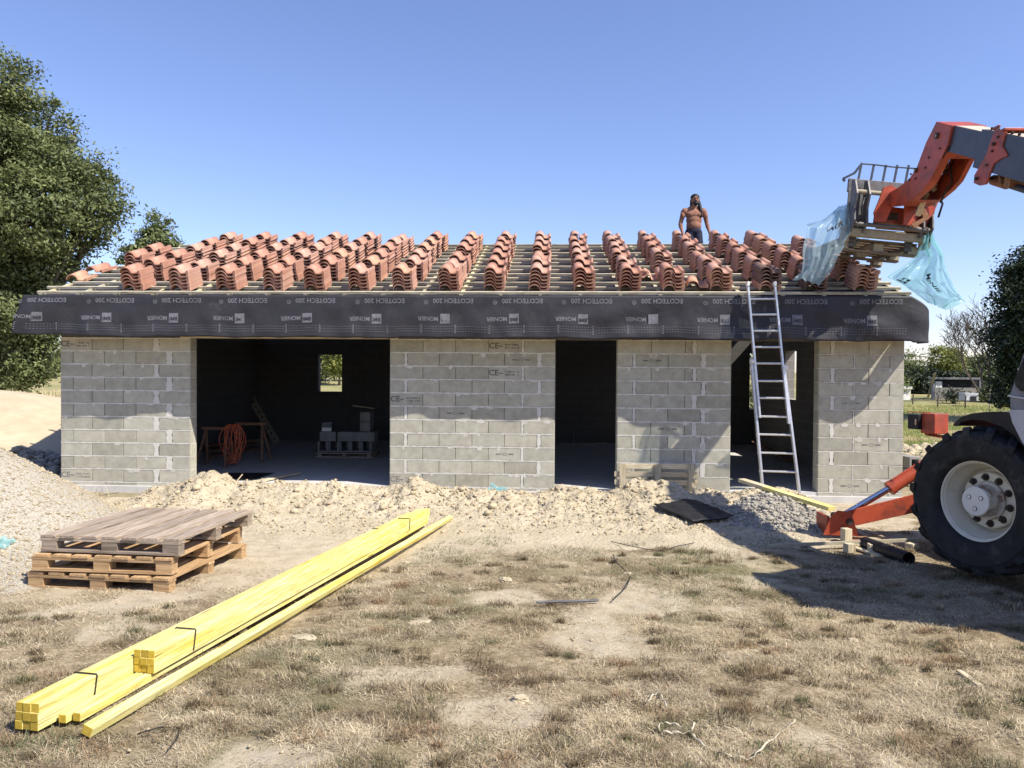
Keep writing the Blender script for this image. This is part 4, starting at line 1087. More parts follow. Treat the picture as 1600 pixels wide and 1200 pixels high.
d_ = (p1-p0)
mb = MB(); a_ = p0+Vector((0, 0, .045)); mb.beam(a_, p1+Vector((0, 0, .02)), .05, .045, roll=.35); d = (p1-a_).normalized(); mb.beam(a_-d*.002, a_+d*.001, .048, .043, mi=1, roll=.35)
o = mb.build('batten', ['yellow', 'yend'], bevel=.0015); tag(o, 'single yellow batten lying apart to the right of the bundles', 'batten', 'loose yellow battens')

# yellow plank across the stony heap to the machine foot
a_ = at(1180, 757, 10.35); b_ = at(1300, 795, 9.0)
mb = MB(); mb.beam(a_, b_, .11, .045, mi=0); d = (b_-a_).normalized(); mb.beam(a_-d*.3, a_+d*.22, .112, .047, mi=1)
o = mb.build('plank', ['yellow', 'palewood'], bevel=.002); tag(o, 'yellow plank with a bare pale end lying over the stony heap below the ladder', 'plank')

# ============================================================ LADDER
lt = thing('extension_ladder', (0, 0, 0), 'aluminium extension ladder leaning on the eaves in front of the right doorway', 'ladder')
La = at(1237, 768, 10.55); Lb_ = La+Vector((0, 0, 0))
bl, br_ = at(1191, 757, 10.60), at(1249, 770, 10.50); tl, tr = at(1168, 447, 10.83), at(1210, 447, 10.79)
lt.location = (bl+br_)/2; lt.matrix_basis = Matrix.Translation(lt.location)
def lerp(a, b, t): return a+(b-a)*t
fw = Vector((0, -1, 0))
# lower wide section runs from the ground to about a third from the top; upper narrow one in front
mL = (bl+br_)/2; mT = (tl+tr)/2; sx = (br_-bl).normalized()
for sg, A, B in ((-1, bl, tl), (1, br_, tr)):
    mid = lerp(A, B, .60); w0 = (A-mL).length
    mb = MB(); top = lerp(mL, mT, .62)+sx*sg*.222+Vector((0, .05, 0)); mb.beam(A, top, .028, .062, up=fw); mb.build('lower_rail', 'alu', lt, bevel=.003)
    mb = MB(); lo_ = lerp(mL, mT, .33)+sx*sg*.195; mb.beam(lo_, B+Vector((0, 0, .03)), .026, .060, up=fw); mb.build('upper_rail', 'alu', lt, bevel=.003)
    mb = MB(); mb.beam(B+Vector((0, -.01, -.0)), B+Vector((0, -.01, .06)), .034, .075, up=fw); mb.build('end_cap', 'white', lt, bevel=.004)
    mb = MB(); g_ = lerp(mL, mT, .60)+sx*sg*.222+Vector((0, .0, 0)); mb.beam(g_, g_+Vector((0, 0, .045)), .055, .10, up=fw); mb.build('guide_bracket', 'white', lt, bevel=.003)
rung_px = [(1, 468), (1, 493), (1, 519), (1, 545), (1, 571), (1, 599), (1, 626), (0, 655.5), (0, 684), (0, 713), (0, 742)]
for up_, py in rung_px:
    t = (768-py)/(768-447); t = min(max(t, 0), 1)
    c = lerp(mL, mT, t); hw = (.195 if up_ else (.222+(.262-.222)*(1-t)))
    sx_ = sx.copy(); sx_.z = 0; mb = MB(); yy = Vector((0, 0 if up_ else .04, 0))
    mb.cyl(c+yy-sx_*hw, c+yy+sx_*hw, .0145, n=10); mb.build('rung', 'alu', lt, smooth='auto')

# ============================================================ SHEETS, JUNK
def sheet(name, quad, m, lab, cat, nu=24, nv=12, amp=.012, solid=.004, drop=0.0, kindf=None):
    a, b, c, d = quad; mb = MB(); ph = random.random()*9
    def fn(s, t):
        p = lerp(lerp(a, b, s), lerp(d, c, s), t)
        q = amp*(math.sin(s*9+ph+3*t)*math.cos(t*7+ph)+.6*math.sin(s*23+t*11+ph))
        z = (kindf(p.x, p.y) if kindf else p.z); return Vector((p.x, p.y, z+q+drop))
    mb.grid(fn, nu, nv); o = mb.build(name, m, smooth=True, solid=solid); tag(o, lab, cat); return o
sheet('membrane_offcut', (onsoil(1022, 789, .04), onsoil(1088, 783, .04), onsoil(1146, 806, .04), onsoil(1082, 818, .04)), 'blackpl', 'black folded membrane offcut lying on the soil mound below the leaning pallet', 'sheet', kindf=lambda x, y: float(np.mean([soil_top(x+i*.12, y+j*.12) for i in (-1, 0, 1) for j in (-1, 0, 1)]))+.045, amp=.005, solid=.014)
sheet('plastic_scrap', (at(757, 768, 10.7), at(768, 758, 10.75), at(812, 770, 10.7), at(800, 775, 10.6)), 'filmcyan', 'crumpled cyan plastic scrap poking out of the soil at the wall foot', 'plastic sheet', amp=.03, solid=0)
sheet('plastic_scrap', (ongravel(-20, 853, .03), ongravel(4, 839, .03), ongravel(28, 847, .03), ongravel(3, 858, .03)), 'filmcyan', 'turquoise plastic piece on the gravel at the left picture edge', 'plastic sheet', amp=.012, solid=0, kindf=lambda x, y: gravel_top(x, y)+.03)
def small(name, lab, cat, m, fn, **k):
    mb = MB(); fn(mb); o = mb.build(name, m, **k); return tag(o, lab, cat)
jl = ong(1200, 853, .04); jr = ong(1452, 847, .06)
small('metal_rail', 'long thin grey metal rail lying across blocks in front of the machine foot', 'rail', 'khaki', lambda m: m.beam(jl, jr+Vector((0, 0, .03)), .035, .03))
def wblock(px, py, s, lab, hz=None, rz=.2):
    p = ong(px, py); mb = MB(); mb.box(p+Vector((0, 0, (hz or s)/2)), (s, s, hz or s), Matrix.Rotation(rz, 3, 'Z')); o = mb.build('wood_block', 'palewood', bevel=.003); tag(o, lab, 'wood block', 'wood offcuts by the machine foot')
wblock(1322, 849, .085, 'tall wooden offcut right against the machine foot, above the rail', .16)
wblock(1327, 863, .085, 'wooden offcut standing in front of the rail, left one', .09)
wblock(1364, 864, .09, 'square wooden offcut in front of the rail, middle one', .09, -.2)
wblock(1424, 861, .09, 'wooden offcut near the black pipe mouth under the rail end', .08, .5)
small('board', 'short pale board under the wooden offcuts', 'board', 'palewood', lambda m: m.beam(ong(1335, 855, .02), ong(1378, 869, .012), .07, .02), bevel=.002)
small('board', 'dark plank slanting behind the rail beside the machine foot', 'board', 'palletold', lambda m: m.beam(ong(1350, 830, .02), ong(1425, 852, .02), .09, .03), bevel=.002)
pa, pb = ong(1352, 848, .06), ong(1420, 873, .065)
mb = MB(); mb.lathe([(.062, 0), (.062, (pb-pa).length), (.052, (pb-pa).length), (.050, .02)], pa, (pb-pa), 24); o = mb.build('drain_pipe', 'blackpl', smooth='auto', solid=0); tag(o, 'short black corrugated pipe piece lying in the shade by the front wheel', 'pipe')
# strap on the lawn, wires, sticks
def ribbon(name, pix, w, m, lab, cat, h=.012, tw=1.0):
    pts = [ong(a, b, h) for a, b in pix]
    # smooth curve through the points
    out = []
    for i in range(len(pts)-1):
        p0 = pts[max(i-1, 0)]; p1 = pts[i]; p2 = pts[i+1]; p3 = pts[min(i+2, len(pts)-1)]
        for k in range(8):
            t = k/8; out.append(.5*((2*p1)+(-p0+p2)*t+(2*p0-5*p1+4*p2-p3)*t*t+(-p0+3*p1-3*p2+p3)*t**3))
    out.append(pts[-1]); vs = []
    for i, p in enumerate(out):
        d = (out[min(i+1, len(out)-1)]-out[max(i-1, 0)]).normalized(); s_ = d.cross(Vector((0, 0, 1))).normalized()
        an = .9*math.sin(i*.33)*tw; n_ = s_*math.cos(an)+Vector((0, 0, 1))*math.sin(an)
        z = Vector((0, 0, .01*abs(math.sin(i*.5)))); vs += [p-n_*w+z, p+n_*w+z]
    mb = MB(); mb.add(vs, [(2*i, 2*i+1, 2*i+3, 2*i+2) for i in range(len(out)-1)]); o = mb.build(name, m, smooth=True, solid=.0015); return tag(o, lab, cat)
ribbon('packing_strap', [(1086, 1130), (1082, 1140), (1075, 1146), (1052, 1146), (1032, 1143), (1030, 1134), (1042, 1131), (1062, 1136), (1080, 1147), (1092, 1160), (1115, 1173), (1145, 1183), (1172, 1187), (1182, 1178), (1205, 1158), (1228, 1140), (1243, 1127)], .0045, 'strap', 'loose beige packing strap curling on the lawn in the foreground', 'strap')
ribbon('packing_strap', [(1003, 1095), (1012, 1098), (1020, 1088), (1030, 1084), (1036, 1095), (1043, 1108)], .004, 'strap', 'short crumpled strap piece behind the long loose strap', 'strap')
def wire(pix, r, lab, m='wire', h=.02, name='wire'):
    mb = MB(); pts = [ong(a, b, h*(1+math.sin(i*1.7))) for i, (a, b) in enumerate(pix)]
    for p in pts: p.z = max(p.z, soil_top(p.x, p.y)+.01)
    mb.tube(pts, r, 6); o = mb.build(name, m, smooth=True); tag(o, lab, 'wire')
wire([(955, 846), (985, 853), (1010, 858), (1035, 862), (1060, 853), (1085, 848)], .004, 'dark bent wire on the soil edge below the membrane offcut')
wire([(958, 866), (962, 878), (975, 890), (985, 904), (978, 918), (960, 934)], .0045, 'thin curled dark wire running down into the grass')
wire([(682, 799), (700, 802), (712, 808)], .004, 'short wire end sticking out of the yellow timber pile')
wire([(215, 1147), (235, 1140), (252, 1136), (280, 1140), (278, 1152), (262, 1172)], .003, 'thin black strap wire in front of the yellow batten')
small('rod', 'dark grey rod lying in the grass right of centre', 'rod', 'steel', lambda m: m.cyl(ong(838, 941, .03), ong(935, 938, .03), .010, n=8))
small('stick', 'short flat wooden stick lying at the right in the lawn', 'stick', 'palewood', lambda m: m.beam(ong(1498, 1048, .012), ong(1532, 1072, .012), .030, .012))
wire([(112, 783), (150, 775), (185, 770)], .006, 'thin iron bar on the soil at the left foot of the wall', m='steel', h=.03, name='iron_bar')
# slabs and stones at the rear right corner: a stack of hollow blocks
def hollow(mb, c, L_=.5, W_=.2, H_=.2, rz=0, mi=0, tint=1.0):
    m = Matrix.Rotation(rz, 3, 'Z'); c = Vector(c); th = .03
    for y in (-1, 1): mb.box(c+m @ Vector((0, y*(W_/2-th/2), 0)), (L_, th, H_), m, mi, tint)
    for x in (-1, -.34, .34, 1): mb.box(c+m @ Vector((x*(L_/2-th/2), 0, 0)), (th, W_-2*th, H_), m, mi, tint)
# lying hollow blocks seen end on (holes toward the camera)
def hollow_lying(mb, c, rz=0, tint=1.0, n=1, H_=.2):
    """block on its side, the hollow facing -y"""
    m = Matrix.Rotation(rz, 3, 'Z'); c = Vector(c); th = .035; W_ = .2
    mb.box(c+m @ Vector((0, 0, H_/2-th/2)), (W_, .5, th), m, 0, tint); mb.box(c+m @ Vector((0, 0, -H_/2+th/2)), (W_, .5, th), m, 0, tint)
    for x in (-1, 1): mb.box(c+m @ Vector((x*(W_/2-th/2), 0, 0)), (th, .5, H_-2*th), m, 0, tint)
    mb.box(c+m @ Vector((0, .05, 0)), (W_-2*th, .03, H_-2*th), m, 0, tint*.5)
for k, (px, py, r) in enumerate([(1416, 718, .1), (1414, 737, -.1)]):
    p = at(px, py+3, 13.2); mb = MB(); hollow_lying(mb, p, r); o = mb.build('hollow_block', 'rawblock'); tag(o, ['upper', 'lower'][k]+' hollow concrete block stacked behind the right house corner', 'concrete block', 'hollow blocks behind the house corner')
# ============================================================ INSIDE THE BIG OPENING
def hp(px, py, v):         # pixel on the plane v behind the front -> world
    u, z = onwall(px, py, v); return H0+hE1*u+hE2*v+Vector((0, 0, z))
def floorp(px, py):        # pixel on the house floor
    r = ray(px, py); t = -EYE/r.z; return Vector((r.x*t, r.y*t, 0))
# trestles with planks
def trestle(px0, px1, pytop, pyfoot, lab):
    f0 = floorp(px0, pyfoot); y = f0.y; t0 = at(px0, pytop, y); t1 = at(px1, pytop, y)
    th = thing('sawhorse', ((t0.x+t1.x)/2, y, 0), lab, 'sawhorse', 'sawhorses in the garage')
    mb = MB(); mb.beam((t0.x-.05, y, t0.z), (t1.x+.05, y, t0.z), .05, .05); mb.build('top_rail', 'rust', th)
    for x, s_ in ((t0.x+.03, -1), (t1.x-.03, 1)):
        for yy in (-.28, .28):
            mb = MB(); mb.beam((x, y, t0.z-.02), (x+s_*.09, y+yy, .01), .035, .035, up=(0, 1, 0)); mb.build('leg', 'rust', th)
    return th, t0, t1
th1, t0, t1 = trestle(320, 356, 669, 728, 'low steel sawhorse at the left inside the wide opening')
th2, s0, s1 = trestle(372, 412, 662, 719, 'second steel sawhorse standing behind the cable coil')
# orange cable hung on the sawhorse
mb = MB(); c0 = at(364, 665, t0.y-.15)
for k in range(9):
    w = .10+random.random()*.05; h = .60+random.random()*.12; pts = []
    ox = random.uniform(-.06, .06); oy = random.uniform(-.05, .05)
    for i in range(25):
        a = 2*math.pi*i/24; pts.append(c0+Vector((ox+w*math.sin(a)*(1+.3*math.sin(a*2+k)), oy+.02*math.sin(3*a+k), -h/2+h/2*math.cos(a)+.02)))
    mb.tube(pts, .0065, 5)
o = mb.build('cable_coil', 'cable', smooth=True); tag(o, 'orange extension cable hanging in a coil from the sawhorse', 'cable')
# boards lying on the floor behind
for i, (x0, y0, x1, y1) in enumerate([(325, 716, 405, 702), (330, 711, 400, 698), (322, 706, 410, 695)]):
    a_, b_ = floorp(x0, y0), floorp(x1, y1); small('board', ['lowest', 'middle', 'rear'][i]+' long board lying on the garage floor behind the sawhorses', 'board', 'rust', lambda m: m.beam(a_+Vector((0, 0, .03+.05*i)), b_+Vector((0, 0, .03+.05*i)), .15, .04))
# perforated steel scaffold rail leaning against the back
a_ = floorp(433, 693); b_ = at(375, 592, a_.y+1.2)
mb = MB(); mb.beam(a_+Vector((0, 0, .02)), b_, .17, .035, up=(0, -1, 0)); dr = (b_-a_)
for i in range(12):
    c = a_+dr*(.06+i*.08)+Vector((0, -.035, .02)); mb.box(c, (.03, .012, .045), mi=1)
o = mb.build('leaning_rail', ['khaki', 'blackpl']); tag(o, 'perforated metal rail leaning inside against the back wall', 'rail')
# stack of blocks with buckets
bp_ = floorp(537, 716); Y_ = bp_.y; x0 = at(495, 716, Y_).x; x1 = at(580, 716, Y_).x
bw_ = (x1-x0)/5
pl = thing('pallet', ((x0+x1)/2, Y_+.3, 0), 'low pallet carrying concrete blocks inside the garage', 'pallet')
mb = MB(); 
for k in range(3): mb.beam((x0-.03, Y_+.05+k*.35, .02), (x1+.03, Y_+.05+k*.35, .02), .1, .03)
mb.build('runner', 'palletold', pl)
mb = MB()
for k in range(4): mb.beam((x0-.03, Y_+.02+k*.24, .10), (x1+.03, Y_+.02+k*.24, .10), .12, .022)
for x in (x0+.05, (x0+x1)/2, x1-.05): mb.beam((x, Y_+.02, .06), (x, Y_+.8, .06), .08, .05)
mb.build('deck', 'palletold', pl)
for k in range(5):
    mb = MB(); c = Vector((x0+bw_*(k+.5), Y_+.30, .115+.11)); th = .03
    mb.box(c+Vector((0, 0, -.095)), (bw_-.01, .5, .03)); 
    for s_ in (-1, 1): mb.box(c+Vector((s_*(bw_/2-.022), 0, .01)), (.034, .5, .18))
    mb.box(c+Vector((0, .2, 0)), (bw_-.02, .03, .17), tint=.4)
    o = mb.build('channel_block', 'rawblock'); tag(o, '%s U-shaped block from the left, lying in the row on the garage pallet' % ORD[k], 'concrete block', 'blocks on the garage pallet')
for k, (a0, a1) in enumerate([(498, 523), (526, 584)]):
    xa, xb = at(a0, 690, Y_).x, at(a1, 690, Y_).x; mb = MB(); mb.box(((xa+xb)/2, Y_+.3, .115+.215+.095), (xb-xa, .45, .185)); 
    o = mb.build('concrete_block', 'rawblock', bevel=.004); tag(o, ['short', 'long'][k]+' grey concrete block on top of the row of channel blocks', 'concrete block', 'blocks on the garage pallet')
zt2 = .115+.215+.19
xa = at(568, 680, Y_).x
for k in range(2):
    mb = MB(); mb.box((xa, Y_+.35, zt2+.1+k*.2), (.2, .4, .19)); o = mb.build('concrete_block', 'rawblock', bevel=.004); tag(o, ['lower', 'upper'][k]+' block of the two piled at the right end of the garage block stack', 'concrete block', 'blocks on the garage pallet')
def bucket(px, s, lab, m):
    c = at(px, 680, Y_+.2); b = thing('bucket', (c.x, c.y, zt2), lab, 'bucket', 'buckets on the block stack')
    mb = MB(); mb.lathe([(.01, .005), (s*.42, .005), (s*.5, s), (s*.52, s), (s*.52, s*.93), (s*.46, s*.9)], (c.x, c.y, zt2), (0, 0, 1), 24); mb.build('pail', m, b, smooth='auto')
    mb = MB(); mb.tube([Vector((c.x+s*.5*math.cos(a), c.y-.02, zt2+s*.9+s*.3*math.sin(a))) for a in [i*math.pi/10 for i in range(11)]], .004, 5); mb.build('handle', 'wire', b)
bucket(537, .22, 'dark bucket in the middle of the block stack', 'blackpl')
bucket(551, .25, 'white plastic bucket on the block stack', 'white')
mb = MB(); c = at(512, 676, Y_+.15); mb.box((c.x, c.y, zt2+.09), (.20, .16, .18)); mb.box((c.x, c.y-.083, zt2+.05), (.19, .004, .07), mi=1)
o = mb.build('cement_tub', ['steel', 'white']); tag(o, 'small square tub with a white label on the left of the block stack', 'tub')
small('board', 'dark board resting across the top of the block stack', 'board', 'palewood', lambda m: m.beam(at(552, 634, Y_+.4), at(584, 638, Y_+.6), .1, .02))
# on the floor
small('floor_sheet', 'black sheet on the garage floor just behind the soil mound', 'sheet', 'blackpl', lambda m: m.add([floorp(355, 740)+Vector((0, 0, .01)), floorp(428, 740)+Vector((0, 0, .01)), floorp(395, 751)+Vector((0, 0, .01)), floorp(340, 751)+Vector((0, 0, .01))], [(0, 1, 2, 3)]), solid=.006)
small('board', 'pale board lying on the threshold of the wide opening', 'board', 'palewood', lambda m: m.beam(floorp(388, 758)+Vector((0, 0, .03)), floorp(466, 742)+Vector((0, 0, .03)), .10, .025), bevel=.002)
small('rod', 'small light stick leaning up behind the soil heap in the wide opening', 'rod', 'palewood', lambda m: m.beam(hp(368, 754, -.1), hp(379, 741, -.05), .015, .015))
small('floor_tube', 'upright dark tube stub on the floor of the narrow doorway', 'pipe', 'steel', lambda m: m.cyl(floorp(896, 692), floorp(896, 692)+Vector((0, 0, .22)), .05, n=14), smooth='auto')
small('board', 'thin board on the floor inside the narrow doorway', 'board', 'palewood', lambda m: m.beam(floorp(908, 696)+Vector((0, 0, .02)), floorp(946, 693)+Vector((0, 0, .02)), .08, .02))
small('board', 'long dark board leaning inside the ladder doorway', 'board', 'rust', lambda m: m.beam(hp(1178, 690, 5), hp(1242, 722, 3.6), .12, .02))

# ============================================================ TREES
def crown(name, blobs, n, size, m, parent, spread=.34, seed=1, lump=1.0, shell=.55, ncl=None):
    """leaves gathered into sprays round the surface of uneven blobs"""
    g = np.random.default_rng(seed); B = np.array([b[:3] for b in blobs]); Rr = np.array([b[3:6] if len(b) > 4 else (b[3],)*3 for b in blobs])
    vol = Rr.prod(1)**.75; pr_ = vol/vol.sum(); ncl = ncl or max(60, n//70)
    bi = g.choice(len(B), ncl, p=pr_); d = g.normal(0, 1, (ncl, 3)); d /= np.linalg.norm(d, axis=1)[:, None]
    rad = shell+(1.06-shell)*g.random(ncl)**.6; C = B[bi]+d*Rr[bi]*rad[:, None]
    dens = g.gamma(2.2, 1, ncl); ci = g.choice(ncl, n, p=dens/dens.sum()); cs_ = g.uniform(.5, 1.3, ncl)*spread
    off = g.normal(0, 1, (n, 3))*np.array([1, 1, .6]); off *= (cs_[ci]/1.6)[:, None]
    P = C[ci]+off; nrm = g.normal(0, 1, (n, 3))*.8+d[ci]*.6+np.array([0, 0, .7]); nrm /= np.linalg.norm(nrm, axis=1)[:, None]
    t1 = np.cross(nrm, g.normal(0, 1, (n, 3))); t1 /= np.linalg.norm(t1, axis=1)[:, None]; t2 = np.cross(nrm, t1)
    s = (size*g.uniform(.6, 1.35, n))[:, None]
    V = np.stack([P-t1*s, P+t2*s*.42, P+t1*s, P-t2*s*.42], 1).reshape(-1, 3)
    Fc = np.arange(n*4).reshape(n, 4); tc = g.uniform(.15, .75, ncl)[ci]+g.uniform(-.2, .3, n); T = np.repeat(np.clip(tc, 0, 1), 4)[:, None]*np.ones((1, 3))
    return np_mesh(name, V, Fc, 4, m, T, parent=parent)
def limbs(name, base, targets, r0, parent, seed=1, fork=None, m='bark'):
    mb = MB(); rr = random.Random(seed); base = Vector(base); fork = Vector(fork) if fork else base+Vector((0, 0, 2))
    mb.tube([base, lerp(base, fork, .35)+Vector((.03, 0, 0)), lerp(base, fork, .7), fork], [r0*1.35, r0, r0*.9, r0*.8], 10)
    for t in targets:
        t = Vector(t); t = base+(t-base)*.97; a = fork-Vector((0, 0, rr.uniform(0, .5))); mid = lerp(a, t, .5)+Vector((rr.uniform(-.3, .3), rr.uniform(-.3, .3), rr.uniform(0, .4)))
        mb.tube([a, lerp(a, mid, .5), mid, lerp(mid, t, .5), t], [r0*.6, r0*.48, r0*.34, r0*.2, r0*.06], 7)
        for _ in range(4):
            q = lerp(mid, t, rr.uniform(-.4, .8)); e = q+Vector((rr.uniform(-1, 1), rr.uniform(-1, 1), rr.uniform(-.3, .9)))*min((t-a).length*.22, .7); mb.tube([q, lerp(q, e, .5)+Vector((0, 0, .05)), e], [r0*.15, r0*.1, r0*.03], 5)
    return mb.build(name, m, parent, smooth=True)
def tree(name, base, blobs, n, size, m, lab, cat='tree', group=None, seed=1, r0=.2, **k):
    t = thing(name, base, lab, cat, group)
    top = max(blobs, key=lambda b: b[2]); low = min(b[2]-(b[5] if len(b) > 4 else b[3]) for b in blobs)
    fk = (base[0], base[1], max(base[2]+.4, low+.4))
    limbs('trunk', base, [b[:3] for b in blobs], r0, t, seed, fk)
    crown('crown', blobs, n, size, m, t, seed=seed, **k); return t
def bl(px, py, Y, rpx, ry=None, dy=0, sy=1.0):
    p = at(px, py, Y+dy); r = rpx*Y/F_PX; return (p.x, p.y, p.z, r, r*1.0, (ry or rpx)*Y/F_PX)
TY = 21
big = [bl(-75, 200, TY, 85), bl(-5, 135, TY, 38, dy=-.5), bl(38, 168, TY, 30), bl(-35, 260, TY, 75, dy=-1.2), bl(48, 235, TY, 46, dy=-.3), bl(92, 205, TY, 26, 26), bl(92, 265, TY, 38, dy=-.8), bl(128, 290, TY, 36, dy=.3),
       bl(150, 330, TY, 34, dy=-.5), bl(45, 330, TY, 62, dy=-1.5), bl(118, 365, TY, 36, dy=-.2), bl(-15, 380, TY, 70, dy=-1), bl(66, 420, TY, 46, dy=-.3), bl(0, 480, TY, 62, dy=-1), bl(54, 500, TY, 38), bl(10, 560, TY, 48, dy=-.5), bl(-65, 560, TY, 50), bl(50, 572, TY, 24, dy=.2),
       bl(82, 165, TY, 8, 12), bl(122, 192, TY, 7, 11), bl(152, 255, TY, 10, 9), bl(170, 292, TY, 14), bl(180, 322, TY, 12), bl(38, 112, TY, 7, 8), bl(8, 92, TY, 12, 10), bl(-90, 380, TY, 60), bl(80, 540, TY, 9)]
bz_ = float(gz(-13.5, TY))
tree('oak_tree', (at(-10, 600, TY).x, TY, bz_), big, 165000, .058, 'leaf', 'large dense green leafy tree towering left of the house', seed=3, r0=.35, spread=.34, ncl=1900)
T2 = 25
tree('young_tree', (at(240, 560, T2).x, T2, float(gz(-11, T2))), [bl(240, 376, T2, 24), bl(216, 392, T2, 16), bl(258, 366, T2, 10, 14), bl(228, 408, T2, 26), bl(245, 430, T2, 32), bl(240, 346, T2, 7, 10), bl(270, 384, T2, 8), bl(262, 352, T2, 6, 7), bl(298, 388, T2, 5), bl(190, 397, T2, 10)], 13000, .065, 'leafo', 'smaller light green tree rising behind the left roof verge', seed=5, r0=.10, spread=.24)
# right
RY = 27
dk_b = [bl(1640, 470, RY, 70), bl(1605, 430, RY, 34), bl(1585, 470, RY, 22), bl(1600, 520, RY, 42), bl(1640, 560, RY, 60), bl(1590, 575, RY, 34), bl(1680, 420, RY, 60), bl(1596, 405, RY, 14), bl(1578, 510, RY, 16), bl(1586, 615, RY, 30), bl(1570, 545, RY, 16)]
tree('dark_tree', (at(1640, 640, RY).x, RY, float(gz(18, RY))), dk_b, 60000, .075, 'leafd', 'tall dark evergreen tree at the right edge behind the machine', seed=7, r0=.3, spread=.4)
def zz(x, y): return float(gz(x, y))
def bush(name, px, py, Y, rpx, rpy, n, size, m, lab, seed, cat='shrub', extra=(), group=None):
    p = at(px, py, Y); b = [bl(px, py, Y, rpx, rpy)]+[bl(*e) for e in extra]
    return tree(name, (p.x, Y, zz(p.x, Y)), b, n, size, m, lab, cat, group, seed, r0=.07, spread=.28*Y/40+.12)
bush('yellow_shrub', 1478, 568, 50, 26, 25, 9000, .10, 'leafy', 'yellow-green bush lit by the sun behind the dark hedge', 11, extra=[(1465, 585, 50, 18, 16), (1495, 580, 50, 18, 18), (1478, 600, 50, 26, 16)])
bush('green_tree', 1425, 578, 52, 20, 20, 6000, .10, 'leafo', 'mid green tree just right of the house corner behind the hedge', 12, 'tree', extra=[(1418, 560, 52, 12, 12), (1440, 590, 52, 16, 14), (1425, 600, 52, 24, 14)])
bush('laurel_bush', 1540, 575, 43, 18, 22, 8000, .09, 'leafo', 'olive green shrub under the bare tree', 13, extra=[(1530, 600, 43, 14, 20), (1556, 603, 43, 14, 16)])
bush('yellow_shrub', 1512, 577, 50, 18, 16, 4000, .09, 'leafy', 'pale yellow shrub between the hut and the bare tree', 14)
bush('light_shrub', 1568, 592, 38, 10, 18, 5000, .07, 'leafo', 'light shrub in front of the dark tree beside the machine cab', 15, extra=[(1562, 612, 38, 10, 10)])
for i, (px, s) in enumerate([(1404, 7), (1490, 9), (1540, 9), (1578, 10)]):
    bush('hedge_shrub', px, 619 if i else 600, 36+i, s, 5 if i else 12, 1100, .055, 'leafd' if i % 2 else 'leafo', ['small shrub by the white gate post', 'low weeds growing by the hut wall', 'low dark shrub at the foot of the bare tree', 'low leafy scrub left of the machine cab'][i], 30+i)
# dark hedge
hd = thing('hedge', (at(1480, 620, 45).x, 45, zz(24, 45)), 'dark clipped hedge along the far end of the yard', 'hedge')
hb = [bl(px, 602, 45, 16, 24) for px in range(1400, 1600, 11)]
crown('foliage', hb, 26000, .09, 'leafd', hd, seed=17, spread=.3, shell=.3)
# bare tree
def bare(base, H_, seed):
    mb = MB(); rr = random.Random(seed)
    def br(p, d, l, r, dep):
        n = 4; pts = [p]; q = p; r = max(r, .012)
        for i in range(n):
            d = (d+Vector((rr.uniform(-.18, .18), rr.uniform(-.18, .18), rr.uniform(-.05, .14)))).normalized(); q = q+d*l/n; pts.append(q)
        mb.tube(pts, [r*(1-.5*i/n) for i in range(n+1)], 5 if dep > 1 else 4)
        if dep > 0:
            for k in range(rr.choice([3, 4, 4])):
                s_ = pts[rr.choice([2, 3, 4, 4])]; a = rr.uniform(0, 6.28); sp2 = rr.uniform(.35, .95)
                nd = (d+Vector((math.cos(a), math.sin(a)*.8, rr.uniform(-.1, .5)))*sp2).normalized(); br(s_, nd, l*rr.uniform(.55, .78), r*.5, dep-1)
    for a in (-.55, -.2, .1, .45): br(Vector(base), Vector((a, rr.uniform(-.2, .2), 1)).normalized(), H_*.42, .075, 4)
    return mb
bx_ = at(1541, 615, 38); t = thing('bare_tree', (bx_.x, 38, zz(bx_.x, 38)), 'leafless branching tree against the sky in the right background', 'tree')
bare((bx_.x, 38, zz(bx_.x, 38)), 4.7, 4).build('branches', 'bark', t)
crown('sparse_leaves', [bl(1530, 540, 38, 48, 45)], 900, .05, 'leafd', t, seed=9, spread=.6, shell=.2)
# far line of trees behind the field, seen through the windows and at left
for i, (px, py, Y, rx, ry) in enumerate([(500, 560, 52, 22, 34), (530, 562, 50, 14, 26), (545, 545, 56, 20, 30), (470, 560, 55, 26, 30), (82, 560, 60, 26, 26), (45, 565, 58, 26, 26)]):
    bush('field_tree', px, py, Y, rx, ry, 5000, .11, 'leafo' if i % 2 == 0 else 'leafy', ['grey-green tree seen through the left rear window', 'bright green tree at the right side of that window view', 'field tree hidden behind the rear wall', 'field tree left behind the rear wall', 'distant tree left of the house corner', 'distant tree behind the big leafy tree'][i], 60+i, 'tree')
bush('garden_shrub', 1192, 590, 27, 14, 40, 6000, .06, 'leafo', 'sunlit shrub seen through the rear window of the ladder doorway', 71, extra=[(1200, 560, 27, 16, 20), (1188, 625, 27, 14, 20)])
# dead grass strip at left
n = 9000; X = rng.uniform(-21, -13, n); Y = rng.uniform(24, 40, n)
blades('field_grass', X, Y, gz(X, Y), rng.uniform(.3, .7, n), rng.uniform(.008, .02, n), np.array([[.58, .48, .28]])*rng.uniform(.75, 1.2, (n, 1)), (.05, .6), 'tall straw-coloured grass of the field at far left', 'grass')
for i in range(2):
    p = at(86, 626+i*8, 24); mb = MB(); mb.box(p, (1.2, .4, .10)); o = mb.build('brick_stack', 'brick', bevel=.01); tag(o, ['upper', 'lower'][i]+' layer of stacked old red-brown bricks left of the house corner', 'bricks', 'brick layers behind the sand pile')

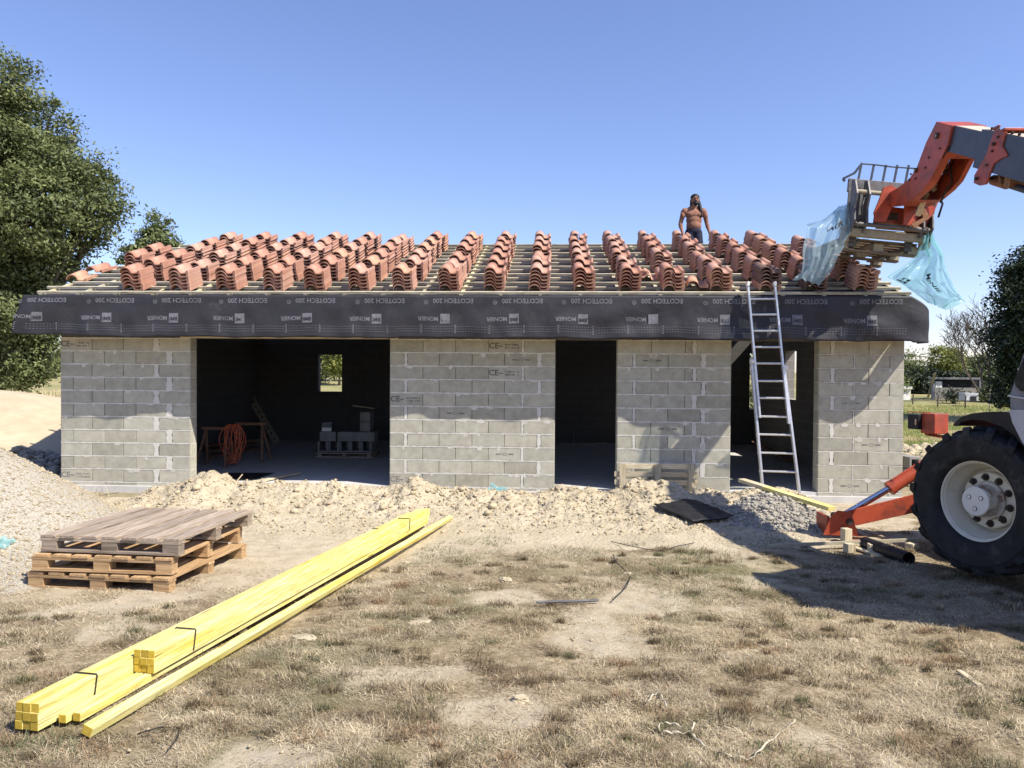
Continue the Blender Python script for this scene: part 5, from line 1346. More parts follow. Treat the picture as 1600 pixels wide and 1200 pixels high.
# ---------------- yard things at right
HY = 40
hut = thing('garden_hut', (at(1495, 622, HY).x, HY, zz(22, HY)), 'low grey garden hut with a dark opening and flat roof', 'hut')
def wbx(a, b, c, d, Y, depth, m, name, parent):
    p = at(a, d, Y); q = at(b, c, Y); mb = MB(); mb.box(((p.x+q.x)/2, Y+depth/2, (p.z+q.z)/2), (abs(q.x-p.x), depth, abs(q.z-p.z))); return mb.build(name, m, parent)
wbx(1460, 1532, 606, 625, HY, .25, 'rawblock', 'low_wall', hut); wbx(1458, 1534, 590, 592.5, HY-.1, .45, 'cabgrey', 'roof', hut); wbx(1462, 1472, 596, 607, HY+.05, .1, 'white', 'white_panel', hut)
wbx(1458, 1461, 592, 625, HY, .2, 'cabgrey', 'post', hut); wbx(1530, 1533, 592, 625, HY, .2, 'cabgrey', 'post', hut); wbx(1461, 1531, 592, 606, HY+.4, .1, 'blackpl', 'opening_shade', hut)  # black plate paints the shade inside the hut's opening
o = MB(); o.beam(ong(1450, 621), at(1461, 583, 39), .10, .06); o = o.build('leaning_post', 'khaki'); tag(o, 'pale post leaning against the dark hedge beside the hut', 'post')
gp = thing('gate_pillar', (at(1416, 625, 36).x, 36, zz(18, 36)), 'white rendered wall end with a coping stone just right of the house', 'pillar'); wbx(1406, 1423, 608, 625, 36, .4, 'white', 'wall', gp); wbx(1404, 1426, 604, 608, 35.9, .6, 'white', 'coping', gp)
dh = thing('white_box', (at(1519, 625, 35).x, 35, zz(21, 35)), 'white box kennel with a dark arched hole in front of the hut', 'kennel'); wbx(1508, 1529, 614, 626, 35, .5, 'cabwhite', 'body', dh); wbx(1517, 1526, 619, 626, 34.97, .05, 'blackpl', 'hole', dh)
fps = [(1426, 616, 632), (1465, 617, 637), (1508, 618, 638), (1546, 604, 641), (1560, 620, 642), (1591, 620, 645)]
for i, (px, a, b) in enumerate(fps):
    p = ong(px, b); q = at(px, a, p.y); mb = MB(); mb.cyl(p, (p.x+.02, p.y, q.z), .03, n=6); o = mb.build('fence_post', 'bark' if i != 3 else 'khaki')
    tag(o, ['thin dark fence post nearest the house corner', 'thin fence post in front of the hut', 'thin fence post in front of the white box', 'taller pale fence post right of the kennel', 'thin dark fence post beside the tall pale one', 'fence post hidden by the cab'][i], 'fence post', 'thin posts of the yard fence')
mb = MB()
for dz in (.35, .6):
    pts = [ong(px, b)+Vector((0, 0, dz)) for px, a, b in fps]; mb.tube(pts, .006, 4)
o = mb.build('fence_wire', 'wire'); tag(o, 'two thin wires strung along the fence posts', 'wire')
mb = MB(); mb.tube([at(1400, 556, 60), at(1500, 559, 60), at(1700, 560, 60)], .03, 4); o = mb.build('overhead_line', 'wire'); tag(o, 'thin overhead power line in the right background sky', 'cable')

# ============================================================ PERSON ON THE ROOF
def person():
    PY = 16.75; c = at(1083, 400, PY); s = 1.0
    zf = EZ+SL*ss-(PY-D0-RV+.0)*.325+.06
    head_top = at(1087, 305, PY).z; H_ = head_top-zf; k = H_/1.78; X0 = at(1084, 360, PY).x
    print('person H', H_, zf, head_top)
    root = thing('person', (X0, PY, zf), 'shirtless bearded man with black headscarf, long hair and dark shorts standing behind the ridge', 'person')
    def P(x, y, z): return Vector((X0+x*k, PY+y*k, zf+z*k))          # x right in the picture, y away
    mb = MB()
    def cap(a, b, r0, r1, n=14):
        a, b = P(*a), P(*b); mb.cyl(a, b, r0*k, r1*k, n); ell2(a, (r0*k,)*3); ell2(b, (r1*k,)*3)
    def ell2(c_, r, rot=None):
        bm = bmesh.new(); bmesh.ops.create_icosphere(bm, subdivisions=3, radius=1)
        mb.add([Vector((v.co.x*r[0], v.co.y*r[1], v.co.z*r[2]))+c_ for v in bm.verts], [tuple(v.index for v in f.verts) for f in bm.faces]); bm.free()
    def ell(c_, r): ell2(P(*c_), tuple(q*k for q in r))
    ell((0, .02, .98), (.165, .125, .14)); ell((0, 0, 1.10), (.168, .13, .15)); ell((0, -.01, 1.22), (.178, .125, .15)); ell((0, -.01, 1.34), (.20, .125, .13))
    ell((-.085, -.07, 1.335), (.10, .065, .075)); ell((.085, -.07, 1.335), (.10, .065, .075)); ell((0, -.06, 1.10), (.13, .085, .12))
    cap((-.15, 0, 1.43), (.15, 0, 1.43), .062, .062); ell((-.205, 0, 1.41), (.078, .075, .085)); ell((.205, 0, 1.41), (.078, .075, .085))
    cap((-.10, .01, 1.47), (0, .0, 1.52), .05, .06); cap((.10, .01, 1.47), (0, .0, 1.52), .05, .06)
    cap((0, .0, 1.46), (.01, -.03, 1.58), .062, .058)
    # head, tilted down to the camera
    ell((.015, -.035, 1.672), (.088, .102, .118)); ell((.015, -.078, 1.605), (.066, .064, .07)); ell((.015, -.125, 1.59), (.03, .028, .03))
    cap((.015, -.132, 1.675), (.015, -.150, 1.640), .012, .017); ell((-.063, -.02, 1.655), (.012, .02, .03)); ell((.093, -.02, 1.655), (.012, .02, .03))
    ell((.015, -.115, 1.70), (.055, .03, .018))
    for sg in (-1, 1):
        sh = (sg*.235, 0, 1.40); el = (sg*.300, .02, 1.13); wr = (sg*.272, -.11, .90)
        if sg > 0: el = (.300, .02, 1.14); wr = (.345, -.08, .90)
        cap(sh, el, .060, .044); cap(el, wr, .046, .029); ell((sg*.255, -.01, 1.32), (.058, .062, .09))
        ell(((el[0]*.8+wr[0]*.2), el[1]*.8+wr[1]*.2, el[2]*.8+wr[2]*.2), (.046, .05, .07))
        px_, py_, pz_ = wr[0]-sg*.01, wr[1]-.02, wr[2]-.05
        ell((px_, py_, pz_), (.024, .040, .052))
        for f in range(4):
            yo = -.032+f*.021; ln = (.040, .048, .045, .034)[f]
            a = (px_-sg*.004, py_+yo, pz_-.038); b = (px_-sg*.012, py_+yo-.004, pz_-.038-ln*.8); c_ = (px_-sg*.030, py_+yo-.006, pz_-.038-ln*1.45)
            cap(a, b, .0095, .0088, 8); cap(b, c_, .0088, .0075, 8)
        cap((px_, py_-.030, pz_+.018), (px_-sg*.016, py_-.062, pz_-.018), .011, .0095, 8); cap((px_-sg*.016, py_-.062, pz_-.018), (px_-sg*.022, py_-.066, pz_-.045), .0095, .008, 8)
        hip = (sg*.09, .02, .92); kn = (sg*.125, -.05, .50); an = (sg*.13, .02, .09)
        cap(hip, kn, .085, .056); cap(kn, an, .056, .037); ell((sg*.128, .03, .36), (.052, .056, .11)); cap((sg*.13, .03, .04), (sg*.15, -.14, .03), .042, .03)
    o = mb.build('body', 'skin', root, smooth=True)
    md = o.modifiers.new('r', 'REMESH'); md.mode = 'VOXEL'; md.voxel_size = .0065; md.use_smooth_shade = True
    md = o.modifiers.new('s', 'SMOOTH'); md.factor = .6; md.iterations = 7
    # shorts
    mb = MB(); ell((0, .02, .975), (.182, .145, .115))
    for sg in (-1, 1): cap((sg*.085, .02, .93), (sg*.125, -.03, .62), .112, .092)
    o = mb.build('shorts', 'navy', root, smooth=True); md = o.modifiers.new('r', 'REMESH'); md.mode = 'VOXEL'; md.voxel_size = .012; md.use_smooth_shade = True
    md = o.modifiers.new('s', 'SMOOTH'); md.factor = .5; md.iterations = 4
    mb = MB(); ell((0, .015, 1.055), (.172, .135, .022)); mb.build('waistband', 'blackpl', root, smooth=True)
    # head scarf and long hair over his left shoulder
    mb = MB(); ell((.015, -.018, 1.722), (.100, .108, .084)); ell((.018, .03, 1.66), (.094, .075, .125))
    o = mb.build('headscarf', 'hair', root, smooth=True)
    mb = MB(); cap((-.062, .01, 1.66), (-.075, .0, 1.52), .028, .02); cap((.085, .0, 1.70), (.115, -.04, 1.56), .034, .038); cap((.115, -.04, 1.56), (.135, -.10, 1.40), .040, .036); cap((.135, -.10, 1.40), (.150, -.115, 1.27), .036, .018); cap((.02, .06, 1.64), (.02, .07, 1.48), .06, .05)
    o = mb.build('long_hair', 'hair', root, smooth=True); md = o.modifiers.new('r', 'REMESH'); md.mode = 'VOXEL'; md.voxel_size = .01; md.use_smooth_shade = True
    mb = MB(); ell((.015, -.120, 1.570), (.054, .046, .046)); ell((.015, -.098, 1.59), (.068, .050, .036)); cap((-.014, -.154, 1.618), (.044, -.154, 1.618), .0085, .0085, 8)
    o = mb.build('beard', 'hair', root, smooth=True); md = o.modifiers.new('r', 'REMESH'); md.mode = 'VOXEL'; md.voxel_size = .006
    for sg in (-1, 1):
        mb = MB(); ell((.015+sg*.033, -.130, 1.672), (.011, .010, .007)); mb.build('eye', 'hair', root, smooth=True)
        mb = MB(); cap((.015+sg*.015, -.140, 1.692), (.015+sg*.052, -.128, 1.695), .007, .005, 8); mb.build('eyebrow', 'hair', root, smooth=True)
person()
# ============================================================ TELEHANDLER
XC = 5.18
tz0 = float(gz(4.0, 6.4))
tele = thing('telehandler', (5.07, 5.0, tz0), 'orange telehandler with raised boom and lowered stabiliser, cut by the right picture edge', 'telehandler')
def wheel(c, nrm, Rt, width, rimR, lab=None, steer=True):
    c = Vector(c); nrm = Vector(nrm).normalized(); h = width/2
    w = MB(); w.lathe([(rimR*1.0, h*.62), (rimR*1.04, h*.66), (rimR*1.05, h*.60), (rimR*.97, h*.50), (rimR*.955, h*.30), (rimR*.86, h*.05), (rimR*.84, -.02), (rimR*.80, -.07), (rimR*.74, -.085)], c, nrm, 56)
    w.lathe([(rimR*.74, -.085), (rimR*.735, -.020), (rimR*.70, -.005), (rimR*.40, -.005), (rimR*.38, -.06), (.02, -.06)], c, nrm, 56)
    ro = w.build('wheel', 'rim', tele, smooth='auto'); ro.data.polygons.foreach_set('use_smooth', [True]*len(ro.data.polygons))
    if lab: ro['label'] = lab
    t = MB()
    prof = [(rimR*1.03, h*.55), (rimR*1.06, h*.72), (rimR*1.12, h*.84), (rimR*1.17, h*.90), (rimR*1.19, h*.905), (Rt*.76, h*.99), (Rt*.84, h*1.0), (Rt*.845, h*.985), (Rt*.90, h*.95), (Rt*.915, h*.80), (Rt*.92, h*.5), (Rt*.925, 0)]
    prof = prof+[(r, -x) for r, x in prof[::-1][1:]]
    t.lathe(prof, c, nrm, 72)
    # chevron lugs
    q = Vector((0, 0, 1)); u = nrm.cross(q).normalized(); v = u.cross(nrm); nl = 18
    for sd in (-1, 1):
        for i in range(nl):
            a0 = 2*math.pi*(i+(.5 if sd > 0 else 0))/nl
            def pt(ang, r, ax_): return c+(u*math.cos(ang)+v*math.sin(ang))*r+nrm*ax_
            lw_ = .078; vs = []
            for (da, ax_, rr_) in ((.02, -sd*.02, 1.0), (.16, sd*h*.55, .995), (.25, sd*h*.97, .955), (.27, sd*h*1.02, .88)):
                for e in (-1, 1):
                    for r_ in ((.90 if ax_*sd < h*.9 else .86), rr_): vs.append(pt(a0+da+e*lw_/2/Rt*(1.15 if r_ != rr_ else .85), Rt*r_, ax_))
            fs = []
            for k in range(3):
                b0, b1 = k*4, k*4+4
                fs += [(b0+1, b0+3, b1+3, b1+1), (b0, b0+1, b1+1, b1), (b0+2, b1+2, b1+3, b0+3)]
            fs += [(0, 2, 3, 1), (12, 13, 15, 14)]; t.add(vs, fs)
    t.build('tyre', 'rubber', ro, smooth='auto')
    hb = MB(); hb.lathe([(rimR*.50, -.005), (rimR*.50, .02), (rimR*.415, .022), (rimR*.40, .135), (rimR*.385, .15), (rimR*.375, .152)], c, nrm, 36, mi=0); hb.lathe([(rimR*.375, .152), (rimR*.36, .158), (.001, .158)], c, nrm, 36, mi=1)
    for i in range(3):
        a = .5+2*math.pi*i/3; p = c+(u*math.cos(a)+v*math.sin(a))*rimR*.19+nrm*.159; hb.cyl(p, p+nrm*.004, rimR*.062, n=12, mi=2); hb.cyl(p+nrm*.004, p+nrm*.0045, rimR*.05, n=12, mi=1)
    hb.build('hub', ['hubside', 'hub', 'darkbolt'], ro, smooth='auto')
    for i in range(10):
        a = 2*math.pi*(i+.3)/10; p = c+(u*math.cos(a)+v*math.sin(a))*rimR*.60-nrm*.004; m = MB(); m.cyl(p, p+nrm*.022, .022, n=6); m.cyl(p, p+nrm*.045, .013, n=8); m.cyl(p-nrm*.0, p+nrm*.006, .032, n=12); m.build('wheel_bolt', 'darkbolt', ro)
    m = MB(); p = c+u*rimR*-.78+v*rimR*.35; m.cyl(p-nrm*.02, p+nrm*.03, .012, n=8); m.build('valve', 'hub', ro)
    return ro
# front left wheel, steered a little outwards
wn_ = Vector((-.925, -.38, .0)).normalized()
wc = at(1527, 783, 6.45); WR = .632; WW = .42
wf = wc-wn_*(WW/2*.0)
wcen = wc+(-wn_)*.13
print('wheel', wc, 'ground', float(gz(wc.x, wc.y)), 'bottom', wc.z-WR)
wheel(wcen, wn_, WR, WW, .325, 'front left wheel, cream rim in a big black lugged tyre')
wheel((6.15, 6.35, wcen.z), (1, .25, 0), WR, WW, .325)
wheel((4.12, 3.55, wcen.z+.04), (-1, 0, 0), WR, WW, .325); wheel((6.05, 3.55, wcen.z+.04), (1, 0, 0), WR, WW, .325)
def part(name, m, fn, parent=tele, **k):
    b = MB(); fn(b); return b.build(name, m, parent, **k)
# chassis
def xprism(b, x0, x1, yz, mi=0): b.prism([(x0, y, z) for y, z in yz], (x1-x0, 0, 0), mi)
part('chassis', 'orange', lambda b: (xprism(b, 4.72, 5.62, [(2.9, .55), (2.9, 1.25), (4.0, 1.35), (6.0, 1.0), (7.7, .95), (8.5, .72), (8.5, .42), (7.0, .50)]),), bevel=.01)
part('front_axle', 'darkbolt', lambda b: (b.cyl((4.2, 6.42, wcen.z), (6.1, 6.42, wcen.z), .11, n=16), b.cyl((4.75, 6.42, wcen.z), (5.5, 6.42, wcen.z), .2, n=16)))
part('rear_axle', 'darkbolt', lambda b: b.cyl((4.2, 3.55, wcen.z), (6.1, 3.55, wcen.z), .11, n=16))
part('engine_cover', 'cabgrey', lambda b: xprism(b, 5.62, 6.25, [(3.3, .8), (3.25, 1.45), (5.4, 1.35), (5.7, .8)]), bevel=.03)
part('counterweight', 'boomblue', lambda b: xprism(b, 4.55, 5.85, [(2.55, .5), (2.5, 1.3), (2.95, 1.4), (2.95, .5)]), bevel=.03)
# cab on the left side
CX = 4.02; CX2 = 4.86
def cz(px, py, X=CX): p = onx(px, py, X); return (p.y, p.z)
c_low = [cz(1577, 641), cz(1588, 676), (5.75, .98), (4.6, .90), (4.45, 1.30)]
cab_side = [cz(1576, 618), cz(1577, 632), cz(1577, 642), cz(1583, 660), cz(1602, 697), (5.55, .92), (4.55, .90), (4.40, 1.5), (4.5, 2.55), (5.35, 2.60), cz(1620, 505), cz(1600, 545)]
part('cab', 'cabgrey', lambda b: xprism(b, CX, CX2, cab_side), bevel=.02)
part('lower_panel', 'cabwhite', lambda b: xprism(b, CX-.012, CX-.002, [cz(1579, 641), cz(1584, 660), cz(1600, 692), (5.6, .96), (4.6, .96), (4.5, 1.22), cz(1600, 640)]))
part('trim_strip', 'cabwhite', lambda b: xprism(b, CX-.014, CX-.001, [cz(1577, 617), cz(1577, 619.5), (4.5, 1.45), (4.5, 1.47)]))
part('side_window', ['blackpl', 'glass'], lambda b: (xprism(b, CX-.016, CX-.002, [cz(1588, 595), cz(1590, 603), cz(1597, 611), (5.5, 1.62), (4.62, 1.62), (4.62, 2.42), (5.2, 2.46), cz(1602, 560)]),
                                                     xprism(b, CX-.022, CX-.017, [cz(1592, 596), cz(1594, 602), cz(1600, 607), (5.5, 1.66), (4.68, 1.66), (4.68, 2.36), (5.18, 2.40), cz(1605, 564)], 1)))
part('rear_window', ['blackpl', 'glass'], lambda b: (b.prism([(4.12, 4.40, 1.56), (4.76, 4.40, 1.56), (4.76, 4.478, 2.42), (4.12, 4.478, 2.42)], (0, -.012, 0)), b.prism([(4.16, 4.389, 1.60), (4.72, 4.389, 1.60), (4.72, 4.462, 2.38), (4.16, 4.462, 2.38)], (0, -.012, 0), 1)))
part('windscreen', 'glass', lambda b: b.prism([(4.10, 6.195, 1.62), (4.78, 6.195, 1.62), (4.78, 5.60, 2.50), (4.10, 5.60, 2.50)], (0, .02, .012)))
part('grab_rail', 'darkbolt', lambda b: b.tube([(3.99, 4.75, 1.35), (3.95, 4.75, 1.40), (3.95, 4.72, 2.2), (3.99, 4.72, 2.25)], .012, 6), smooth=True)
part('cab_step', 'darkbolt', lambda b: b.box((3.98, 5.15, .72), (.18, .38, .03)))
part('cab_roof', 'cabgrey', lambda b: xprism(b, CX-.03, CX2+.03, [(4.45, 2.56), (4.45, 2.64), (5.3, 2.68), (5.55, 2.62)]), bevel=.02)
# mudguard over the front wheel
mg = [(1489, 664), (1494, 658), (1503, 651), (1518, 646), (1540, 643.5), (1565, 643), (1585, 646), (1600, 655), (1612, 672), (1625, 700)]
def mud(b):
    X0 = 4.02; out = [onx(a, c, X0) for a, c in mg]; n = len(out)
    inn = [onx(a+(-0 if i else 2), c+[2, 8, 8, 9, 14, 24, 34, 44, 50, 45][i], X0) for i, (a, c) in enumerate(mg)]
    vs = []
    for a, c in zip(out, inn): vs += [a, a+Vector((.50, 0, 0)), c]
    fs = []
    for i in range(n-1): fs += [(3*i, 3*i+1, 3*i+4, 3*i+3), (3*i, 3*i+3, 3*i+5, 3*i+2)]
    b.add(vs, fs)
part('mudguard', 'blackpl', mud, solid=.012)
# headlight box at the front
hx = at(1457, 660, 7.85)
part('lamp_housing', 'orange', lambda b: b.box(hx+Vector((.02, .0, -.01)), (.19, .17, .205), Matrix.Rotation(.35, 3, 'Z')), bevel=.008)
part('headlight', ['blackpl', 'lens'], lambda b: (b.box(hx+Vector((-.115, .09, 0)), (.10, .13, .15), Matrix.Rotation(.35, 3, 'Z')), b.box(hx+Vector((-.15, .028, 0)), (.045, .006, .06), Matrix.Rotation(.35, 3, 'Z'), 1)), bevel=.012)
part('lamp_bracket', 'orange', lambda b: (b.beam(hx+Vector((-.05, .02, -.12)), hx+Vector((.55, -.1, -.22)), .10, .03), b.beam(hx+Vector((-.02, 0, .10)), hx+Vector((-.22, .05, .105)), .01, .008)))
# stabilisers: arm, cylinder, rod, foot
def stab(sx_, f, near):
    """f: map left coordinates to the right side"""
    sd = 8.45
    foot = f(at(1343, 838, 8.45)); pin = f(at(1315, 810, sd)); 
    piv = f(at(1500, 758, sd+.0)); cyl0 = f(at(1392, 762, sd)); cyl1 = f(at(1470, 712, sd)); rod0 = f(at(1318, 805, sd))
    def armf(b):
        for dy in (-.11, .10):
            pts = [f(at(1312, 802, sd+dy)), f(at(1330, 797, sd+dy)), f(at(1434, 771, sd+dy)), f(at(1520, 742, sd+dy)), f(at(1520, 776, sd+dy)), f(at(1434, 800, sd+dy)), f(at(1340, 821, sd+dy)), f(at(1318, 818, sd+dy))]
            b.prism(pts, (0, .016, 0))
        b.beam(f(at(1330, 812, sd)), f(at(1520, 768, sd)), .20, .02); 
    part('stabiliser_arm', 'orange', armf, bevel=.004)
    part('stabiliser_cylinder', 'orange', lambda b: (b.cyl(cyl0+(cyl1-cyl0)*.0, cyl1, .072, n=20), b.cyl(cyl0-(cyl1-cyl0).normalized()*.025, cyl0+(cyl1-cyl0).normalized()*.02, .078, n=20, mi=1), b.cyl(cyl0+Vector((.0, -.02, .085)), cyl1+Vector((0, -.02, .085)), .014, n=8)), smooth='auto')
    bpy.context.scene
    part('stabiliser_rod', 'chrome', lambda b: b.cyl(rod0, cyl0, .036, n=16), smooth='auto')
    def ft(b):
        g = foot.z+.0; x = foot.x; y = 8.45
        for dy in (-.19, .17):
            pp = [f(at(1286, 836, sd+dy)), f(at(1300, 805, sd+dy)), f(at(1310, 798, sd+dy)), f(at(1330, 800, sd+dy)), f(at(1342, 838, sd+dy))]
            pp = [Vector((p.x, y+dy, p.z)) for p in pp]; b.prism(pp, (0, .02, 0))
        xl, xr = f(at(1276, 838, sd)).x, f(at(1352, 838, sd)).x; zb = min(f(at(1300, 838, sd)).z, foot.z)
        b.box(((xl+xr)/2, y, zb-.005), (abs(xr-xl), .52, .03), mi=1)
        b.cyl((pin.x, y-.22, pin.z), (pin.x, y+.22, pin.z), .035, n=12, mi=2)
        b.box(((xl*.8+xr*.2), y+.1, zb+.12), (.03, .3, .22))
    part('stabiliser_foot', ['orange', 'rust', 'darkbolt'], ft, bevel=.003)
stab(1, lambda p: p, True)
def mir(p): return Vector((2*5.14-p.x, p.y, p.z))
stab(-1, mir, False)

# ---------------- boom
bh = onx(1488, 218, XC-.0)                                     # the boom head, on the machine's middle plane
b_dir = Vector((0, -1, -.43)).normalized()
bn = Vector((0, -b_dir.z, b_dir.y)); bn = Vector((0, -.43, 1)).normalized()
X5 = XC-.17
def topline(px, py): return onx(px, py, X5)
pA = topline(1490, 197); pB = topline(1600, 221)
slope_b = (pB.z-pA.z)/(pB.y-pA.y); print('boom slope', slope_b, pA, pB)
b_dir = Vector((0, -1, -slope_b)).normalized(); bn = Vector((0, -slope_b, 1)).normalized()
if bn.z < 0: bn = -bn
def boomseg(b, s0, s1, w, htop, hbot, mi=0):
    o_ = Vector((XC, pA.y, pA.z)); a = o_+b_dir*s0; c = o_+b_dir*s1
    pts = [a+bn*htop, c+bn*htop, c-bn*hbot, a-bn*hbot]; b.prism([p+Vector((-w/2, 0, 0)) for p in pts], (w, 0, 0), mi)
part('inner_boom', ['boomblue', 'boomtop'], lambda b: (boomseg(b, -.10, 1.0, .34, 0, .28), boomseg(b, -.05, .9, .30, .006, -.002, 1)), bevel=.012)
part('middle_boom', ['boomblue', 'boomtop'], lambda b: (boomseg(b, .62, 2.4, .40, .035, .36), boomseg(b, .7, 2.3, .36, .042, -.037, 1)), bevel=.012)
part('outer_boom', ['orange', 'boomtop'], lambda b: (boomseg(b, 1.9, 6.4, .47, .075, .42),), bevel=.015)
def collar(b):
    for sx_ in (-1, 1):
        x = XC+sx_*.215-(.02 if sx_ > 0 else 0)
        pts = [onx(a, c, XC-.215) for a, c in [(1554, 202), (1571, 206), (1566, 228), (1574, 243), (1560, 250), (1552, 256), (1545, 275), (1540, 288), (1530, 290), (1521, 286), (1522, 274), (1530, 260), (1541, 240), (1546, 225)]]
        b.prism([Vector((x, p.y, p.z)) for p in pts], (.022, 0, 0))
        b.box((x+.01, pts[0].y-.02, pts[0].z+.012), (.02, .1, .03))
    a = onx(1562, 205, XC-.215); b.box((XC, a.y-.03, a.z), (.43, .1, .025))
part('boom_collar', 'orange', collar, bevel=.004)
part('collar_pin', 'darkbolt', lambda b: [b.cyl((XC-.24, p.y, p.z), (XC+.24, p.y, p.z), .018, n=10) for p in [onx(1527, 279, XC-.215), onx(1554, 225, XC-.215)]])
def undercyl(b):
    a = onx(1535, 281, XC-.12); a.x = XC; c = onx(1610, 305, XC-.12); c.x = XC; d = (c-a).normalized()
    b.cyl(a, a+d*.25, .055, n=14, mi=1); b.cyl(a+d*.2, a+d*5*.6, .036, n=14, mi=0)
    q = onx(1555, 262, XC-.12); q.x = XC; b.beam(q, a+d*.3, .2, .03, mi=1); q2 = onx(1575, 262, XC-.1); q2.x = XC; b.beam(q2, q2+Vector((0, .04, -.2)), .18, .10, mi=1)
part('telescope_cylinder', ['boomblue', 'rust'], undercyl)
for k in range(9):
    for sx_ in (-1, 1):
        part('boom_bolt', 'darkbolt', lambda b: b.cyl(Vector((XC+sx_*.17, pA.y, pA.z))+b_dir*(.75+k*.12)+bn*.04, Vector((XC+sx_*.17, pA.y, pA.z))+b_dir*(.75+k*.12)+bn*.07, .014, n=6))
# cast head bending down to the carriage
HXL = XC-.20
def hd_(px, py, X=None): return onx(px, py, HXL if X is None else X)
head = [(1463, 190), (1487, 196), (1481, 225), (1470, 248), (1453, 283), (1441, 297), (1424, 312), (1405, 322), (1386, 324), (1378, 313), (1385, 303), (1402, 294), (1420, 280), (1432, 262), (1447, 222)]
def headf(b):
    P3 = [hd_(*p) for p in head]
    for x0, x1 in ((HXL, HXL+.03), (XC+.17, XC+.20)): b.prism([Vector((x0, p.y, p.z)) for p in P3], (x1-x0, 0, 0))
    back = P3[1:8]                                                # closing plate underneath, with an oval window
    for a, c in zip(back[2:-1], back[3:]): 
        pass
    # rear plate pieces leaving the oval hole open
    def qd(a, c, x0, x1): b.add([Vector((x0, a.y, a.z)), Vector((x1, a.y, a.z)), Vector((x1, c.y, c.z)), Vector((x0, c.y, c.z))], [(0, 1, 2, 3)])
    pl = [back[0], back[1], back[2], back[3], back[4]]
    for i, (a, c) in enumerate(zip(back[:-1], back[1:])):
        ins = Vector((0, .012, .012)); a = a+ins*0; c = c+ins*0
        if i in (0, 1, 5): qd(a, c, HXL+.03, XC+.17)
        else: qd(a, c, HXL+.03, HXL+.10); qd(a, c, XC+.14, XC+.17)
    front = [P3[0], P3[14], P3[13], P3[12], P3[11], P3[10], P3[9]]
    for a, c in zip(front[:-1], front[1:]): qd(a, c, HXL+.03, XC+.17)
    qd(P3[0], P3[1], HXL+.03, XC+.17)
part('boom_head', ['orange', 'boomtop'], headf, bevel=.004)
for px, py, r in ((1465, 212, .035), (1432, 266, .03), (1384, 312, .035)):
    def headpins(b):
        p = hd_(px, py); b.cyl((HXL-.02, p.y, p.z), (XC+.22, p.y, p.z), r, n=14); b.cyl((HXL-.026, p.y, p.z), (HXL-.021, p.y, p.z), r*.45, n=10, mi=1)
    part('head_pin', ['darkbolt', 'khaki'], headpins, smooth='auto')
rA, rB = onx(1462, 268, XC+.05), onx(1434, 336, XC+.02)
part('tilt_rod', 'brass', lambda b: b.cyl(rA+(rB-rA)*.45, rB, .036, n=14), smooth='auto')
def fit(b):
    d = (rB-rA); b.cyl(rA, rA+d*.45, .055, n=14, mi=1)
    for k in range(5): b.box(rA+d*(.05+.09*k)+Vector((-.05+.02*k, -.06, 0)), (.07, .05, .045), Matrix.Rotation(k, 3, 'Y'))
    b.tube([rA+Vector((0, -.07, -.02)), rA+Vector((.08, -.1, .02)), rA+Vector((.10, -.08, .12))], .012, 6)
part('valve_block', ['brass', 'darkbolt'], fit)
part('boom_hose', 'blackpl', lambda b: b.tube([onx(p, q, XC-.18)+Vector((0, -.03, 0)) for p, q in ((1470, 205), (1480, 232), (1462, 262), (1446, 285), (1418, 306), (1395, 313))], .011, 6), smooth=True)
part('boom_hose', 'blackpl', lambda b: b.tube([onx(p, q, XC+.12)+Vector((0, -.05, 0)) for p, q in ((1493, 240), (1482, 262), (1484, 285), (1474, 300), (1466, 318))], .013, 6), smooth=True)
for px, py in ((1424, 272), (1431, 279), (1421, 281), (1446, 262), (1469, 232), (1452, 246)):
    part('head_bolt', 'darkbolt', lambda b: b.cyl(hd_(px, py)+Vector((-.012, 0, 0)), hd_(px, py), .014, n=8))
for k in range(3):
    part('collar_bolt', 'darkbolt', lambda b: b.cyl(onx(1560-k*9, 214+k*22, XC-.215)+Vector((-.014, 0, 0)), onx(1560-k*9, 214+k*22, XC-.215), .014, n=8))
# carriage, tilted a few degrees
cc_ = at(1387, 335, 10.45); TLT = .085
CM = Matrix.Translation(cc_) @ Matrix.Rotation(TLT, 4, 'Y')
def cpart(name, m, fn, **k):
    b = MB(); b.T = CM; fn(b); return b.build(name, m, tele, **k)
K = 10.45/F_PX                      # metres per pixel at the carriage
def C(px, py, y=0.0): return Vector(((px-1387)*K, y, -(py-335)*K))
